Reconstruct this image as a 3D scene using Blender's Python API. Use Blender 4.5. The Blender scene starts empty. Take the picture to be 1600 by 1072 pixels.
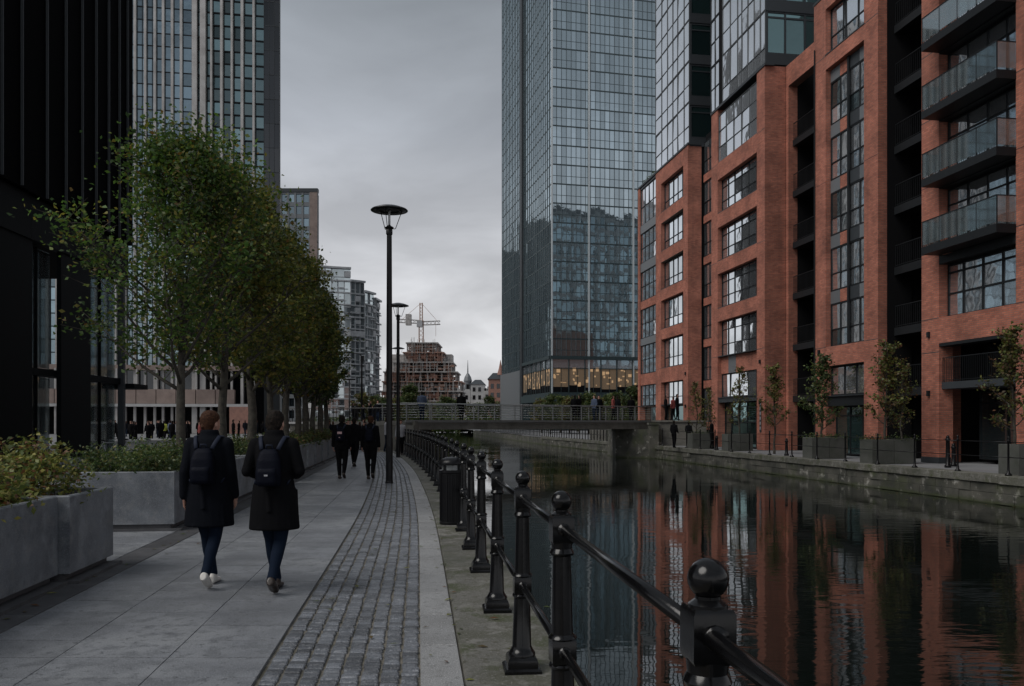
import bpy, bmesh, math, random
import numpy as np
from mathutils import Vector, Matrix
R = math.radians
S = bpy.context.scene
COL = S.collection
random.seed(7)

# ---------------------------------------------------------------- camera
EYE = 1.6
cd = bpy.data.cameras.new('camera'); cam = bpy.data.objects.new('camera', cd); COL.objects.link(cam)
cam.location = (0, 0, EYE); cam.rotation_euler = (R(90), 0, 0)
cd.sensor_width = 36; cd.lens = 29.25; cd.shift_y = 0.0769; cd.clip_end = 6000; cd.clip_start = 0.05
cd.dof.use_dof = False
S.camera = cam

# ---------------------------------------------------------------- sky, sun, exposure
SUN_EL, SUN_AZ = 48, 240           # azimuth clockwise from +Y
W = bpy.data.worlds.new('World'); S.world = W; W.use_nodes = True
nt = W.node_tree; nt.nodes.clear()
def wn(t, **k):
    n = nt.nodes.new(t)
    for a, b in k.items(): setattr(n, a, b)
    return n
L = nt.links.new
wo = wn('ShaderNodeOutputWorld'); bg = wn('ShaderNodeBackground'); bg.inputs[1].default_value = 0.0707
sky = wn('ShaderNodeTexSky', sky_type='NISHITA', sun_disc=False)
sky.sun_elevation = R(SUN_EL); sky.sun_rotation = R(SUN_AZ)
tc = wn('ShaderNodeTexCoord'); sx = wn('ShaderNodeSeparateXYZ'); L(tc.outputs['Generated'], sx.inputs[0])
# cloud deck: project the direction on a flat layer so that the clouds bunch towards the horizon
mz = wn('ShaderNodeMath', operation='ADD'); mz.inputs[1].default_value = 0.22; L(sx.outputs[2], mz.inputs[0])
mx = wn('ShaderNodeMath', operation='MAXIMUM'); mx.inputs[1].default_value = 0.05; L(mz.outputs[0], mx.inputs[0])
dv = wn('ShaderNodeVectorMath', operation='DIVIDE'); L(tc.outputs['Generated'], dv.inputs[0])
cm = wn('ShaderNodeCombineXYZ')
for i in range(3): L(mx.outputs[0], cm.inputs[i])
L(cm.outputs[0], dv.inputs[1])
no = wn('ShaderNodeTexNoise'); no.inputs['Scale'].default_value = 1.5; no.inputs['Detail'].default_value = 8; no.inputs['Roughness'].default_value = .5
no.inputs['Distortion'].default_value = .4
L(dv.outputs[0], no.inputs['Vector'])
rp = wn('ShaderNodeValToRGB'); L(sx.outputs[2], rp.inputs[0])
cr = rp.color_ramp
stops = [(0.0, (.66, .66, .675)), (.12, (.64, .645, .665)), (.24, (.525, .54, .575)), (.33, (.40, .425, .468)), (.46, (.255, .28, .31)), (1.0, (.30, .325, .36))]
cr.elements[0].position = 0; cr.elements[0].color = (*stops[0][1], 1)
cr.elements[1].position = 1; cr.elements[1].color = (*stops[-1][1], 1)
for p, c in stops[1:-1]:
    e = cr.elements.new(p); e.color = (*c, 1)
mr = wn('ShaderNodeMapRange'); mr.inputs[1].default_value = .38; mr.inputs[2].default_value = .62; mr.inputs[3].default_value = 8.4; mr.inputs[4].default_value = 12.0
L(no.outputs['Fac'], mr.inputs[0])
ml = wn('ShaderNodeVectorMath', operation='SCALE'); L(rp.outputs[0], ml.inputs[0]); L(mr.outputs[0], ml.inputs['Scale'])
mixn = wn('ShaderNodeMixRGB'); mixn.inputs[0].default_value = .97
L(sky.outputs[0], mixn.inputs[1]); L(ml.outputs[0], mixn.inputs[2]); L(mixn.outputs[0], bg.inputs[0]); L(bg.outputs[0], wo.inputs[0])
sd = bpy.data.lights.new('sun', 'SUN'); sd.energy = 1.45; sd.angle = R(38); sd.color = (1, .965, .92)
so = bpy.data.objects.new('sun', sd); COL.objects.link(so)
az, el = R(SUN_AZ), R(SUN_EL)
sdir = Vector((math.sin(az)*math.cos(el), math.cos(az)*math.cos(el), math.sin(el)))
so.rotation_euler = sdir.to_track_quat('Z', 'Y').to_euler()
S.render.engine = 'CYCLES'
vs = S.view_settings; vs.view_transform = 'Standard'; vs.look = 'None'; vs.exposure = 0.5; vs.gamma = 1; vs.use_curve_mapping = False
S.cycles.max_bounces = 6; S.cycles.transparent_max_bounces = 12

# ---------------------------------------------------------------- helpers
def tag(o, label=None, cat=None, group=None, kind=None):
    if label: o['label'] = label
    if cat: o['category'] = cat
    if group: o['group'] = group
    if kind: o['kind'] = kind
    return o
def wloc(o):
    v = Vector((0, 0, 0))
    while o is not None:
        v += o.location; o = o.parent
    return v
def thing(name, label, cat, loc=(0, 0, 0), rz=0, group=None):
    o = bpy.data.objects.new(name, None); COL.objects.link(o); o.location = loc; o.rotation_euler = (0, 0, rz)
    o.empty_display_size = .2
    return tag(o, label, cat, group)
def link_mesh(name, me, parent=None, loc=(0, 0, 0), kind=None):
    o = bpy.data.objects.new(name, me); COL.objects.link(o)
    if parent is not None: o.parent = parent
    o.location = loc
    if kind: o['kind'] = kind
    return o
def copy_tree(o, parent=None):
    c = o.copy(); COL.objects.link(c); c.parent = parent
    for k in ('label', 'group', 'category', 'kind'):
        if k in o.keys(): c[k] = o[k]
    for ch in list(o.children): copy_tree(ch, c)
    return c

class Frame:
    """local frame of a wall: s along it, t outward, z up"""
    def __init__(s, o, ang):   # ang = direction of u measured from +X
        s.o = Vector((o[0], o[1], o[2] if len(o) > 2 else 0)); s.u = Vector((math.cos(ang), math.sin(ang), 0)); s.n = Vector((math.sin(ang), -math.cos(ang), 0))
    def P(s, a, t, z): return s.o + s.u*a + s.n*t + Vector((0, 0, z))
class World_:
    def P(s, x, y, z): return Vector((x, y, z))
WF = World_()

class MB:
    def __init__(s): s.v = []; s.f = []; s.m = []; s.mi = 0; s.fix = False
    def add(s, vs, fs):
        b = len(s.v); s.v += [tuple(v) for v in vs]; s.f += [tuple(b+i for i in f) for f in fs]; s.m += [s.mi]*len(fs)
    def box(s, x0, x1, y0, y1, z0, z1, F=WF):
        vs = [F.P(x, y, z) for z in (z0, z1) for (x, y) in ((x0, y0), (x1, y0), (x1, y1), (x0, y1))]
        if F is not WF: s.fix = True
        s.add(vs, [(0, 3, 2, 1), (4, 5, 6, 7), (0, 1, 5, 4), (1, 2, 6, 5), (2, 3, 7, 6), (3, 0, 4, 7)]); return s
    def bbox(s, x0, x1, y0, y1, z0, z1, b=.01, F=WF):   # bevelled top and upright edges
        rings = []
        for z, i in ((z0, 0), (z1-b, 0), (z1, b)):
            r = []
            for (x, y, dx, dy) in ((x0, y0, 1, 1), (x1, y0, -1, 1), (x1, y1, -1, -1), (x0, y1, 1, -1)):
                # chamfered corner: two points
                if dx*dy > 0: r += [F.P(x+dx*i, y+dy*(b+i), z), F.P(x+dx*(b+i), y+dy*i, z)]
                else: r += [F.P(x+dx*(b+i), y+dy*i, z), F.P(x+dx*i, y+dy*(b+i), z)]
            rings.append(r)
        vs = sum(rings, []); fs = []
        for k in range(2):
            for i in range(8): fs.append((k*8+i, k*8+(i+1) % 8, (k+1)*8+(i+1) % 8, (k+1)*8+i))
        fs.append(tuple(range(16, 24))); fs.append(tuple(range(7, -1, -1)))
        s.add(vs, fs); return s
    def loft(s, rings, closed=True):
        s.fix = True
        n = len(rings[0]); vs = [p for r in rings for p in r]; fs = []
        for k in range(len(rings)-1):
            for i in range(n): fs.append((k*n+i, k*n+(i+1) % n, (k+1)*n+(i+1) % n, (k+1)*n+i))
        if closed: fs.append(tuple(range(n-1, -1, -1))); fs.append(tuple((len(rings)-1)*n+i for i in range(n)))
        s.add(vs, fs); return s
    def tube(s, pts, r, n=8, closed=True, sq=(1, 1), up=None):
        pts = [Vector(p) for p in pts]
        if not hasattr(r, '__len__'): r = [r]*len(pts)
        rings = []; ref = up
        for i, p in enumerate(pts):
            d = (pts[min(i+1, len(pts)-1)]-pts[max(i-1, 0)])
            if d.length < 1e-9: d = Vector((0, 0, 1))
            d.normalize()
            if ref is None: ref = Vector((0, 1, 0)) if abs(d.z) > .7 else Vector((0, 0, 1))
            a = d.cross(ref)
            if a.length < 1e-4: a = d.cross(Vector((1, 0, 0)))
            a.normalize(); b = a.cross(d).normalized(); ref = b
            rings.append([p + a*(r[i]*sq[0]*math.cos(2*math.pi*k/n)) + b*(r[i]*sq[1]*math.sin(2*math.pi*k/n)) for k in range(n)])
        return s.loft(rings, closed)
    def lathe(s, prof, c=(0, 0, 0), n=12, closed=True, rot=0):
        c = Vector(c)
        return s.loft([[c+Vector((r*math.cos(rot+2*math.pi*k/n), r*math.sin(rot+2*math.pi*k/n), z)) for k in range(n)] for r, z in prof], closed)
    def ell(s, c, r, n=12, m=8):
        c = Vector(c); rings = []
        for j in range(m+1):
            a = -math.pi/2+math.pi*j/m; cr_ = max(math.cos(a), .02)
            rings.append([c+Vector((r[0]*cr_*math.cos(2*math.pi*k/n), r[1]*cr_*math.sin(2*math.pi*k/n), r[2]*math.sin(a))) for k in range(n)])
        return s.loft(rings)
    def quad(s, a, b, c, d): s.add([a, b, c, d], [(0, 1, 2, 3)]); return s
    def mesh(s, name, mats, off=Vector((0, 0, 0)), smooth=False):
        me = bpy.data.meshes.new(name)
        if off.length > 0: vs_ = [(a-off.x, b-off.y, c-off.z) for a, b, c in s.v]
        else: vs_ = s.v
        me.from_pydata(vs_, [], s.f)
        if s.fix and len(s.v) < 60000:
            bm = bmesh.new(); bm.from_mesh(me); bmesh.ops.recalc_face_normals(bm, faces=bm.faces); bm.to_mesh(me); bm.free()
        if not isinstance(mats, (list, tuple)): mats = [mats]
        for m in mats: me.materials.append(m)
        if len(mats) > 1: me.polygons.foreach_set('material_index', s.m)
        if smooth:
            me.polygons.foreach_set('use_smooth', [True]*len(me.polygons))
        me.update(); return me
    def build(s, name, mats, parent=None, smooth=False, kind=None, local=False, auto=None):
        off = Vector((0, 0, 0)) if (local or parent is None) else wloc(parent)
        me = s.mesh(name, mats, off, smooth)
        if auto:
            try: me.set_sharp_from_angle(angle=R(auto))
            except Exception: pass
        return link_mesh(name, me, parent, kind=kind)

def slab_mb(q, z, th, b=.008, crown=0):   # q: four xy corners CCW; a stone with bevelled edge
    c = (sum(p[0] for p in q)/4, sum(p[1] for p in q)/4)
    def ins(d, zz):
        out = []
        for p in q:
            dx, dy = c[0]-p[0], c[1]-p[1]; l = math.hypot(dx, dy); k = d*1.4/l
            out.append(Vector((p[0]+dx*k, p[1]+dy*k, zz)))
        return out
    m = MB(); rings = [ins(0, z-th), ins(0, z-b-crown), ins(b, z-crown)]
    if crown: rings.append(ins(b*3, z))
    n = len(rings); m.add(sum(rings, []), [(k*4+i, k*4+(i+1) % 4, (k+1)*4+(i+1) % 4, (k+1)*4+i) for k in range(n-1) for i in range(4)]+[tuple((n-1)*4+i for i in range(4))])
    return m
def stone(name, q, z, th, mat, parent, b=.008, crown=0):
    m = slab_mb(q, z, th, b, crown); c = Vector((sum(p[0] for p in q)/4, sum(p[1] for p in q)/4, z))
    return link_mesh(name, m.mesh(name, mat, c), parent, c-wloc(parent) if parent else c)

# ---------------------------------------------------------------- materials
def mat(name, base=(.5, .5, .5), rough=.6, metal=0, spec=.5, noise=None, rnd=0, bump=0, bscale=30, ior=None, coords='pos', detail=6):
    """noise: list of (scale, colour2, lo, hi) layers mixed over the base; rnd: brightness jitter per object"""
    m = bpy.data.materials.new(name); m.use_nodes = True; t = m.node_tree; n = t.nodes; b = n['Principled BSDF']
    b.inputs['Roughness'].default_value = rough; b.inputs['Metallic'].default_value = metal; b.inputs['Specular IOR Level'].default_value = spec
    if ior: b.inputs['IOR'].default_value = ior
    b.inputs['Base Color'].default_value = (*base, 1)
    if coords == 'pos': g = n.new('ShaderNodeNewGeometry'); vec = g.outputs['Position']
    else: g = n.new('ShaderNodeTexCoord'); vec = g.outputs['Object']
    last = None
    for (sc, c2, lo, hi) in (noise or []):
        no = n.new('ShaderNodeTexNoise'); no.inputs['Scale'].default_value = sc; no.inputs['Detail'].default_value = detail; no.inputs['Roughness'].default_value = .6
        t.links.new(vec, no.inputs['Vector'])
        r = n.new('ShaderNodeMapRange'); r.inputs[1].default_value = lo; r.inputs[2].default_value = hi; t.links.new(no.outputs['Fac'], r.inputs[0])
        mx = n.new('ShaderNodeMixRGB'); t.links.new(r.outputs[0], mx.inputs[0]); mx.inputs[2].default_value = (*c2, 1)
        if last: t.links.new(last, mx.inputs[1])
        else: mx.inputs[1].default_value = (*base, 1)
        last = mx.outputs[0]
    if rnd:
        oi = n.new('ShaderNodeObjectInfo'); r = n.new('ShaderNodeMapRange'); r.inputs[3].default_value = 1-rnd; r.inputs[4].default_value = 1+rnd
        t.links.new(oi.outputs['Random'], r.inputs[0]); vm = n.new('ShaderNodeVectorMath'); vm.operation = 'SCALE'
        if last: t.links.new(last, vm.inputs[0])
        else: vm.inputs[0].default_value = base
        t.links.new(r.outputs[0], vm.inputs['Scale']); last = vm.outputs[0]
    if last: t.links.new(last, b.inputs['Base Color'])
    if bump:
        no = n.new('ShaderNodeTexNoise'); no.inputs['Scale'].default_value = bscale; no.inputs['Detail'].default_value = 4; t.links.new(vec, no.inputs['Vector'])
        bp = n.new('ShaderNodeBump'); bp.inputs['Strength'].default_value = bump; bp.inputs['Distance'].default_value = .01
        t.links.new(no.outputs['Fac'], bp.inputs['Height']); t.links.new(bp.outputs[0], b.inputs['Normal'])
    return m
def P(m): return m.node_tree.nodes['Principled BSDF']

M = {}
M['slab'] = mat('paving_granite', (.185, .195, .215), .5, noise=[(1.6, (.115, .122, .136), .42, .6), (.6, (.24, .25, .265), .48, .62), (5, (.13, .138, .15), .5, .6), (16, (.085, .09, .10), .58, .63), (90, (.30, .31, .325), .52, .64), (170, (.07, .072, .08), .5, .64)], rnd=.07, bump=.5, bscale=90)
M['band'] = mat('band_granite', (.25, .252, .255), .6, noise=[(2, (.18, .18, .18), .4, .7), (12, (.13, .13, .13), .54, .66), (90, (.42, .42, .42), .52, .64), (170, (.09, .09, .09), .5, .64)], rnd=.12, bump=.3, bscale=90)
M['coping'] = mat('mossy_coping', (.115, .112, .10), .75, noise=[(1.5, (.08, .08, .06), .42, .6), (4.5, (.17, .165, .15), .52, .62), (2.3, (.05, .058, .025), .54, .64), (14, (.07, .068, .05), .53, .63), (45, (.19, .185, .17), .55, .68), (120, (.06, .06, .05), .55, .75), (.7, (.04, .045, .03), .55, .8)], rnd=.15, bump=.6, bscale=60)
M['sett'] = mat('sett_stone', (.115, .124, .142), .3, noise=[(3, (.07, .076, .088), .4, .65), (20, (.19, .2, .22), .52, .66), (120, (.2, .2, .21), .55, .7)], rnd=.4, bump=1.3, bscale=70)
def island_rand(m, lo=.75, hi=1.25):
    t = m.node_tree; n = t.nodes; b = P(m); src = b.inputs['Base Color'].links[0].from_socket if b.inputs['Base Color'].links else None
    g = n.new('ShaderNodeNewGeometry'); r = n.new('ShaderNodeMapRange'); r.inputs[3].default_value = lo; r.inputs[4].default_value = hi
    t.links.new(g.outputs['Random Per Island'], r.inputs[0]); vm = n.new('ShaderNodeVectorMath'); vm.operation = 'SCALE'
    if src: t.links.new(src, vm.inputs[0])
    else: vm.inputs[0].default_value = b.inputs['Base Color'].default_value[:3]
    t.links.new(r.outputs[0], vm.inputs['Scale']); t.links.new(vm.outputs[0], b.inputs['Base Color']); return m
M['sett_many'] = island_rand(mat('sett_stone_far', (.115, .124, .142), .3, noise=[(3, (.07, .076, .088), .4, .65), (20, (.19, .2, .22), .52, .66), (120, (.2, .2, .21), .55, .7)], bump=1.3, bscale=70), .6, 1.4)
M['joint'] = mat('sandy_joint', (.17, .155, .13), .9, noise=[(8, (.05, .048, .03), .45, .7), (80, (.15, .13, .1), .5, .8)], bump=.6)
M['land'] = mat('plaza_paving', (.20, .205, .21), .9, spec=.1, noise=[(.5, (.14, .14, .15), .4, .7), (40, (.24, .24, .25), .5, .8)])
M['kerb'] = mat('dark_kerb', (.055, .055, .06), .6, noise=[(4, (.09, .09, .095), .45, .7), (100, (.03, .03, .03), .5, .8)], rnd=.2, bump=.3)
M['planter'] = mat('planter_concrete', (.15, .165, .185), .6, noise=[(2.2, (.085, .093, .108), .42, .66), (5, (.21, .225, .245), .5, .64), (1.1, (.09, .1, .115), .5, .66), (18, (.12, .125, .13), .6, .75), (7, (.2, .205, .21), .5, .75), (110, (.22, .235, .26), .53, .65), (180, (.07, .07, .075), .52, .65), (.9, (.09, .09, .09), .55, .8)], rnd=.08, bump=.25, bscale=80)
M['soil'] = mat('soil', (.02, .016, .012), .95, bump=1)
M['iron'] = mat('gloss_black_paint', (.003, .003, .0035), .19, spec=.36, noise=[(9, (.005, .005, .0055), .4, .7), (45, (.03, .018, .01), .74, .8)], bump=.06, bscale=35)
M['iron_dull'] = mat('dull_black_paint', (.005, .005, .006), .35, spec=.25)
M['lampblack'] = mat('lamp_post_paint', (.006, .006, .007), .35, spec=.25, bump=.08, bscale=60)
M['lampgrey'] = mat('lamp_hood_metal', (.07, .072, .075), .35, metal=.6)
M['white_tube'] = mat('lamp_tube', (.6, .62, .64), .3)
M['brick'] = None
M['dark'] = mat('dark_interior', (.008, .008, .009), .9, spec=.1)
M['darkmetal'] = mat('dark_frame_metal', (.014, .016, .018), .5, rnd=.1, spec=.2)
M['slate'] = mat('slate_panel', (.035, .04, .045), .5, spec=.3, rnd=.15)
M['greyband'] = mat('grey_cladding', (.13, .14, .15), .4, rnd=.12)
M['bridge'] = mat('bridge_concrete', (.13, .125, .11), .7, noise=[(1.5, (.07, .068, .055), .42, .7), (30, (.17, .16, .15), .5, .8), (.6, (.2, .19, .17), .55, .75)], bump=.3)
M['steel'] = mat('rail_steel', (.22, .23, .23), .4, metal=.5)
M['plaster'] = mat('pale_concrete', (.42, .42, .42), .7, noise=[(.4, (.3, .3, .3), .4, .7)])
M['bark'] = mat('bark', (.05, .042, .032), .85, noise=[(14, (.02, .018, .014), .4, .65), (5, (.075, .07, .055), .5, .75)], bump=1, bscale=25)

def stain_wall():
    m = mat('canal_wall_stone', (.10, .095, .08), .8, noise=[(1.2, (.035, .037, .03), .38, .62), (2.6, (.30, .29, .26), .585, .68), (30, (.06, .06, .05), .5, .75), (.8, (.05, .06, .025), .52, .7)], rnd=.2, bump=1, bscale=22)
    t = m.node_tree; n = t.nodes; b = P(m)
    # green weed and wet darkening low on the stones (a real growth line just above the water)
    g = n.new('ShaderNodeNewGeometry'); sp = n.new('ShaderNodeSeparateXYZ'); t.links.new(g.outputs['Position'], sp.inputs[0])
    no = n.new('ShaderNodeTexNoise'); no.inputs['Scale'].default_value = 3; t.links.new(g.outputs['Position'], no.inputs['Vector'])
    a = n.new('ShaderNodeMath'); a.operation = 'MULTIPLY_ADD'; a.inputs[1].default_value = .25; t.links.new(no.outputs['Fac'], a.inputs[0]); t.links.new(sp.outputs[2], a.inputs[2])
    r = n.new('ShaderNodeMapRange'); r.inputs[1].default_value = -.72; r.inputs[2].default_value = -.58; r.inputs[3].default_value = .85; r.inputs[4].default_value = 0; t.links.new(a.outputs[0], r.inputs[0])
    mx = n.new('ShaderNodeMixRGB'); mx.inputs[2].default_value = (.035, .045, .014, 1); t.links.new(r.outputs[0], mx.inputs[0])
    t.links.new(b.inputs['Base Color'].links[0].from_socket, mx.inputs[1]); t.links.new(mx.outputs[0], b.inputs['Base Color']); return m
M['wall'] = stain_wall()

FANG = math.atan2(.9883, -.1522)    # direction of the red facades
def brick_mat(name, ang, tint=(1, 1, 1)):
    m = bpy.data.materials.new(name); m.use_nodes = True; t = m.node_tree; n = t.nodes; b = n['Principled BSDF']; lk = t.links.new
    g = n.new('ShaderNodeNewGeometry'); u = Vector((math.cos(ang), math.sin(ang), 0)); w = Vector((math.sin(ang), -math.cos(ang), 0))
    d = n.new('ShaderNodeVectorMath'); d.operation = 'DOT_PRODUCT'; d.inputs[1].default_value = u+w; lk(g.outputs['Position'], d.inputs[0])
    sp = n.new('ShaderNodeSeparateXYZ'); lk(g.outputs['Position'], sp.inputs[0]); c = n.new('ShaderNodeCombineXYZ'); lk(d.outputs['Value'], c.inputs[0]); lk(sp.outputs[2], c.inputs[1])
    br = n.new('ShaderNodeTexBrick'); lk(c.outputs[0], br.inputs['Vector']); br.inputs['Scale'].default_value = 1
    br.inputs['Brick Width'].default_value = .225; br.inputs['Row Height'].default_value = .075; br.inputs['Mortar Size'].default_value = .008; br.inputs['Mortar Smooth'].default_value = .2
    br.inputs['Color1'].default_value = (.42*tint[0], .143*tint[1], .090*tint[2], 1); br.inputs['Color2'].default_value = (.27*tint[0], .082*tint[1], .052*tint[2], 1); br.inputs['Mortar'].default_value = (.16, .12, .10, 1); br.inputs['Bias'].default_value = -.1
    no = n.new('ShaderNodeTexNoise'); no.inputs['Scale'].default_value = .7; no.inputs['Detail'].default_value = 7; no.inputs['Roughness'].default_value = .65; lk(g.outputs['Position'], no.inputs['Vector'])
    r = n.new('ShaderNodeMapRange'); r.inputs[1].default_value = .35; r.inputs[2].default_value = .7; r.inputs[3].default_value = 1.25; r.inputs[4].default_value = .62; lk(no.outputs['Fac'], r.inputs[0])
    vm = n.new('ShaderNodeVectorMath'); vm.operation = 'SCALE'; lk(br.outputs[0], vm.inputs[0]); lk(r.outputs[0], vm.inputs['Scale'])
    # pale lime streaks
    mp = n.new('ShaderNodeMapping'); mp.inputs['Scale'].default_value = (2.2, 2.2, .25); lk(g.outputs['Position'], mp.inputs[0])
    n2 = n.new('ShaderNodeTexNoise'); n2.inputs['Scale'].default_value = 1; n2.inputs['Detail'].default_value = 8; n2.inputs['Roughness'].default_value = .7; lk(mp.outputs[0], n2.inputs['Vector'])
    r2 = n.new('ShaderNodeMapRange'); r2.inputs[1].default_value = .63; r2.inputs[2].default_value = .78; r2.inputs[4].default_value = .35; lk(n2.outputs['Fac'], r2.inputs[0])
    mx = n.new('ShaderNodeMixRGB'); lk(r2.outputs[0], mx.inputs[0]); lk(vm.outputs[0], mx.inputs[1]); mx.inputs[2].default_value = (.3, .22, .18, 1)
    mp3 = n.new('ShaderNodeMapping'); mp3.inputs['Scale'].default_value = (3.5, 3.5, .12); lk(g.outputs['Position'], mp3.inputs[0])
    n3 = n.new('ShaderNodeTexNoise'); n3.inputs['Scale'].default_value = 1; n3.inputs['Detail'].default_value = 6; lk(mp3.outputs[0], n3.inputs['Vector'])
    r3 = n.new('ShaderNodeMapRange'); r3.inputs[1].default_value = .52; r3.inputs[2].default_value = .75; r3.inputs[4].default_value = .4; lk(n3.outputs['Fac'], r3.inputs[0])
    mx3 = n.new('ShaderNodeMixRGB'); lk(r3.outputs[0], mx3.inputs[0]); lk(mx.outputs[0], mx3.inputs[1]); mx3.inputs[2].default_value = (.14, .065, .05, 1)
    lk(mx3.outputs[0], b.inputs['Base Color']); b.inputs['Roughness'].default_value = .8
    bp = n.new('ShaderNodeBump'); bp.inputs['Strength'].default_value = .5; bp.inputs['Distance'].default_value = .01; bp.invert = True; lk(br.outputs['Fac'], bp.inputs['Height']); lk(bp.outputs[0], b.inputs['Normal'])
    return m
M['brick'] = brick_mat('red_brick', FANG)
M['pinkbrick'] = mat('faded_brick', (.32, .17, .13), .8, noise=[(2, (.22, .12, .1), .4, .7)])

def glass_mat(name, tint, refl=.6, rough=.03, inner=(.01, .013, .015), rnd=.25, island=False, wob=.0):
    """coated window glass: strong tinted mirror over a dim room, with slightly wavy panes"""
    m = bpy.data.materials.new(name); m.use_nodes = True; t = m.node_tree; n = t.nodes; lk = t.links.new; b = n['Principled BSDF']
    b.inputs['Base Color'].default_value = (*inner, 1); b.inputs['Roughness'].default_value = .1
    gl = n.new('ShaderNodeBsdfAnisotropic') if False else n.new('ShaderNodeBsdfGlossy'); gl.inputs['Color'].default_value = (*tint, 1); gl.inputs['Roughness'].default_value = rough
    lw = n.new('ShaderNodeLayerWeight'); lw.inputs[0].default_value = .35
    a = n.new('ShaderNodeMapRange'); a.inputs[3].default_value = refl*.7; a.inputs[4].default_value = min(1, refl*1.35); lk(lw.outputs['Fresnel'], a.inputs[0]); a.inputs[1].default_value = .05; a.inputs[2].default_value = .6
    src = n.new('ShaderNodeNewGeometry').outputs['Random Per Island'] if island else n.new('ShaderNodeObjectInfo').outputs['Random']
    r = n.new('ShaderNodeMapRange'); r.inputs[3].default_value = 1-rnd; r.inputs[4].default_value = 1+rnd*.4; lk(src, r.inputs[0])
    mu = n.new('ShaderNodeMath'); mu.operation = 'MULTIPLY'; mu.use_clamp = True; lk(a.outputs[0], mu.inputs[0]); lk(r.outputs[0], mu.inputs[1])
    ms = n.new('ShaderNodeMixShader'); lk(mu.outputs[0], ms.inputs[0]); lk(b.outputs[0], ms.inputs[1]); lk(gl.outputs[0], ms.inputs[2])
    lk(ms.outputs[0], n['Material Output'].inputs[0])
    if wob:
        g = n.new('ShaderNodeNewGeometry'); no = n.new('ShaderNodeTexNoise'); no.inputs['Scale'].default_value = .9; no.inputs['Detail'].default_value = 2; lk(g.outputs['Position'], no.inputs['Vector'])
        bp = n.new('ShaderNodeBump'); bp.inputs['Strength'].default_value = wob; bp.inputs['Distance'].default_value = .05; lk(no.outputs['Fac'], bp.inputs['Height']); lk(bp.outputs[0], gl.inputs['Normal'])
    return m
M['glass'] = glass_mat('window_glass', (.9, .94, .97), 1.15, inner=(.24, .255, .27), rnd=.12, wob=.1)
M['glass_dark'] = glass_mat('shop_glass', (.55, .7, .72), .5, inner=(.02, .027, .03), wob=.2)
M['glass_tower'] = glass_mat('tower_glass', (.62, .72, .76), 1.1, inner=(.10, .135, .15), rnd=.35, island=True, wob=.12)
M['glass_pale'] = glass_mat('pale_curtain_glass', (.92, .95, .98), .95, inner=(.42, .45, .48), rnd=.12, wob=.12)
M['paleframe'] = mat('grey_glazing_bar', (.06, .065, .07), .5)
M['glass_green'] = glass_mat('green_glass', (.45, .68, .68), .85, inner=(.015, .03, .03), rnd=.6, island=False, wob=.2)
M['glass_green_many'] = glass_mat('green_glass_many', (.33, .48, .5), .7, inner=(.01, .018, .018), rnd=.8, island=True, wob=.2)
M['glass_mid'] = glass_mat('mid_grey_glass', (.7, .78, .8), .9, inner=(.28, .31, .33), rnd=.4, island=True)
M['glass_striped'] = glass_mat('striped_tower_glass', (.42, .55, .62), .8, inner=(.015, .02, .024), rnd=.5, island=True, wob=.3)
M['glass_black'] = glass_mat('black_glass', (.2, .22, .24), .22, inner=(.004, .004, .005), wob=.1)
def clear_glass(name, tr=.75, tint=(.75, .85, .85), frost=0.02):
    m = bpy.data.materials.new(name); m.use_nodes = True; t = m.node_tree; n = t.nodes; lk = t.links.new
    gl = n.new('ShaderNodeBsdfGlossy'); gl.inputs['Roughness'].default_value = .03; gl.inputs['Color'].default_value = (.8, .86, .88, 1)
    tp = n.new('ShaderNodeBsdfTransparent'); tp.inputs[0].default_value = (*tint, 1); ms = n.new('ShaderNodeMixShader')
    lw = n.new('ShaderNodeLayerWeight'); lw.inputs[0].default_value = .3
    r = n.new('ShaderNodeMapRange'); r.inputs[3].default_value = 1-tr; r.inputs[4].default_value = .85; lk(lw.outputs['Fresnel'], r.inputs[0]); lk(r.outputs[0], ms.inputs[0])
    lk(tp.outputs[0], ms.inputs[1]); lk(gl.outputs[0], ms.inputs[2])
    df = n.new('ShaderNodeBsdfDiffuse'); df.inputs[0].default_value = (.55, .57, .58, 1); m2 = n.new('ShaderNodeMixShader'); m2.inputs[0].default_value = frost; lk(ms.outputs[0], m2.inputs[1]); lk(df.outputs[0], m2.inputs[2]); lk(m2.outputs[0], n['Material Output'].inputs[0]); return m
M['balglass'] = clear_glass('balustrade_glass', .72, frost=.04)
M['lobbyglass'] = clear_glass('lobby_glass', .95, (.85, .88, .88))
def emit(name, c, s):
    m = bpy.data.materials.new(name); m.use_nodes = True; n = m.node_tree.nodes; b = n['Principled BSDF']
    b.inputs['Emission Color'].default_value = (*c, 1); b.inputs['Emission Strength'].default_value = s; b.inputs['Base Color'].default_value = (.2, .15, .1, 1); return m
M['warm'] = emit('warm_office_light', (1, .62, .32), .24)
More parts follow.
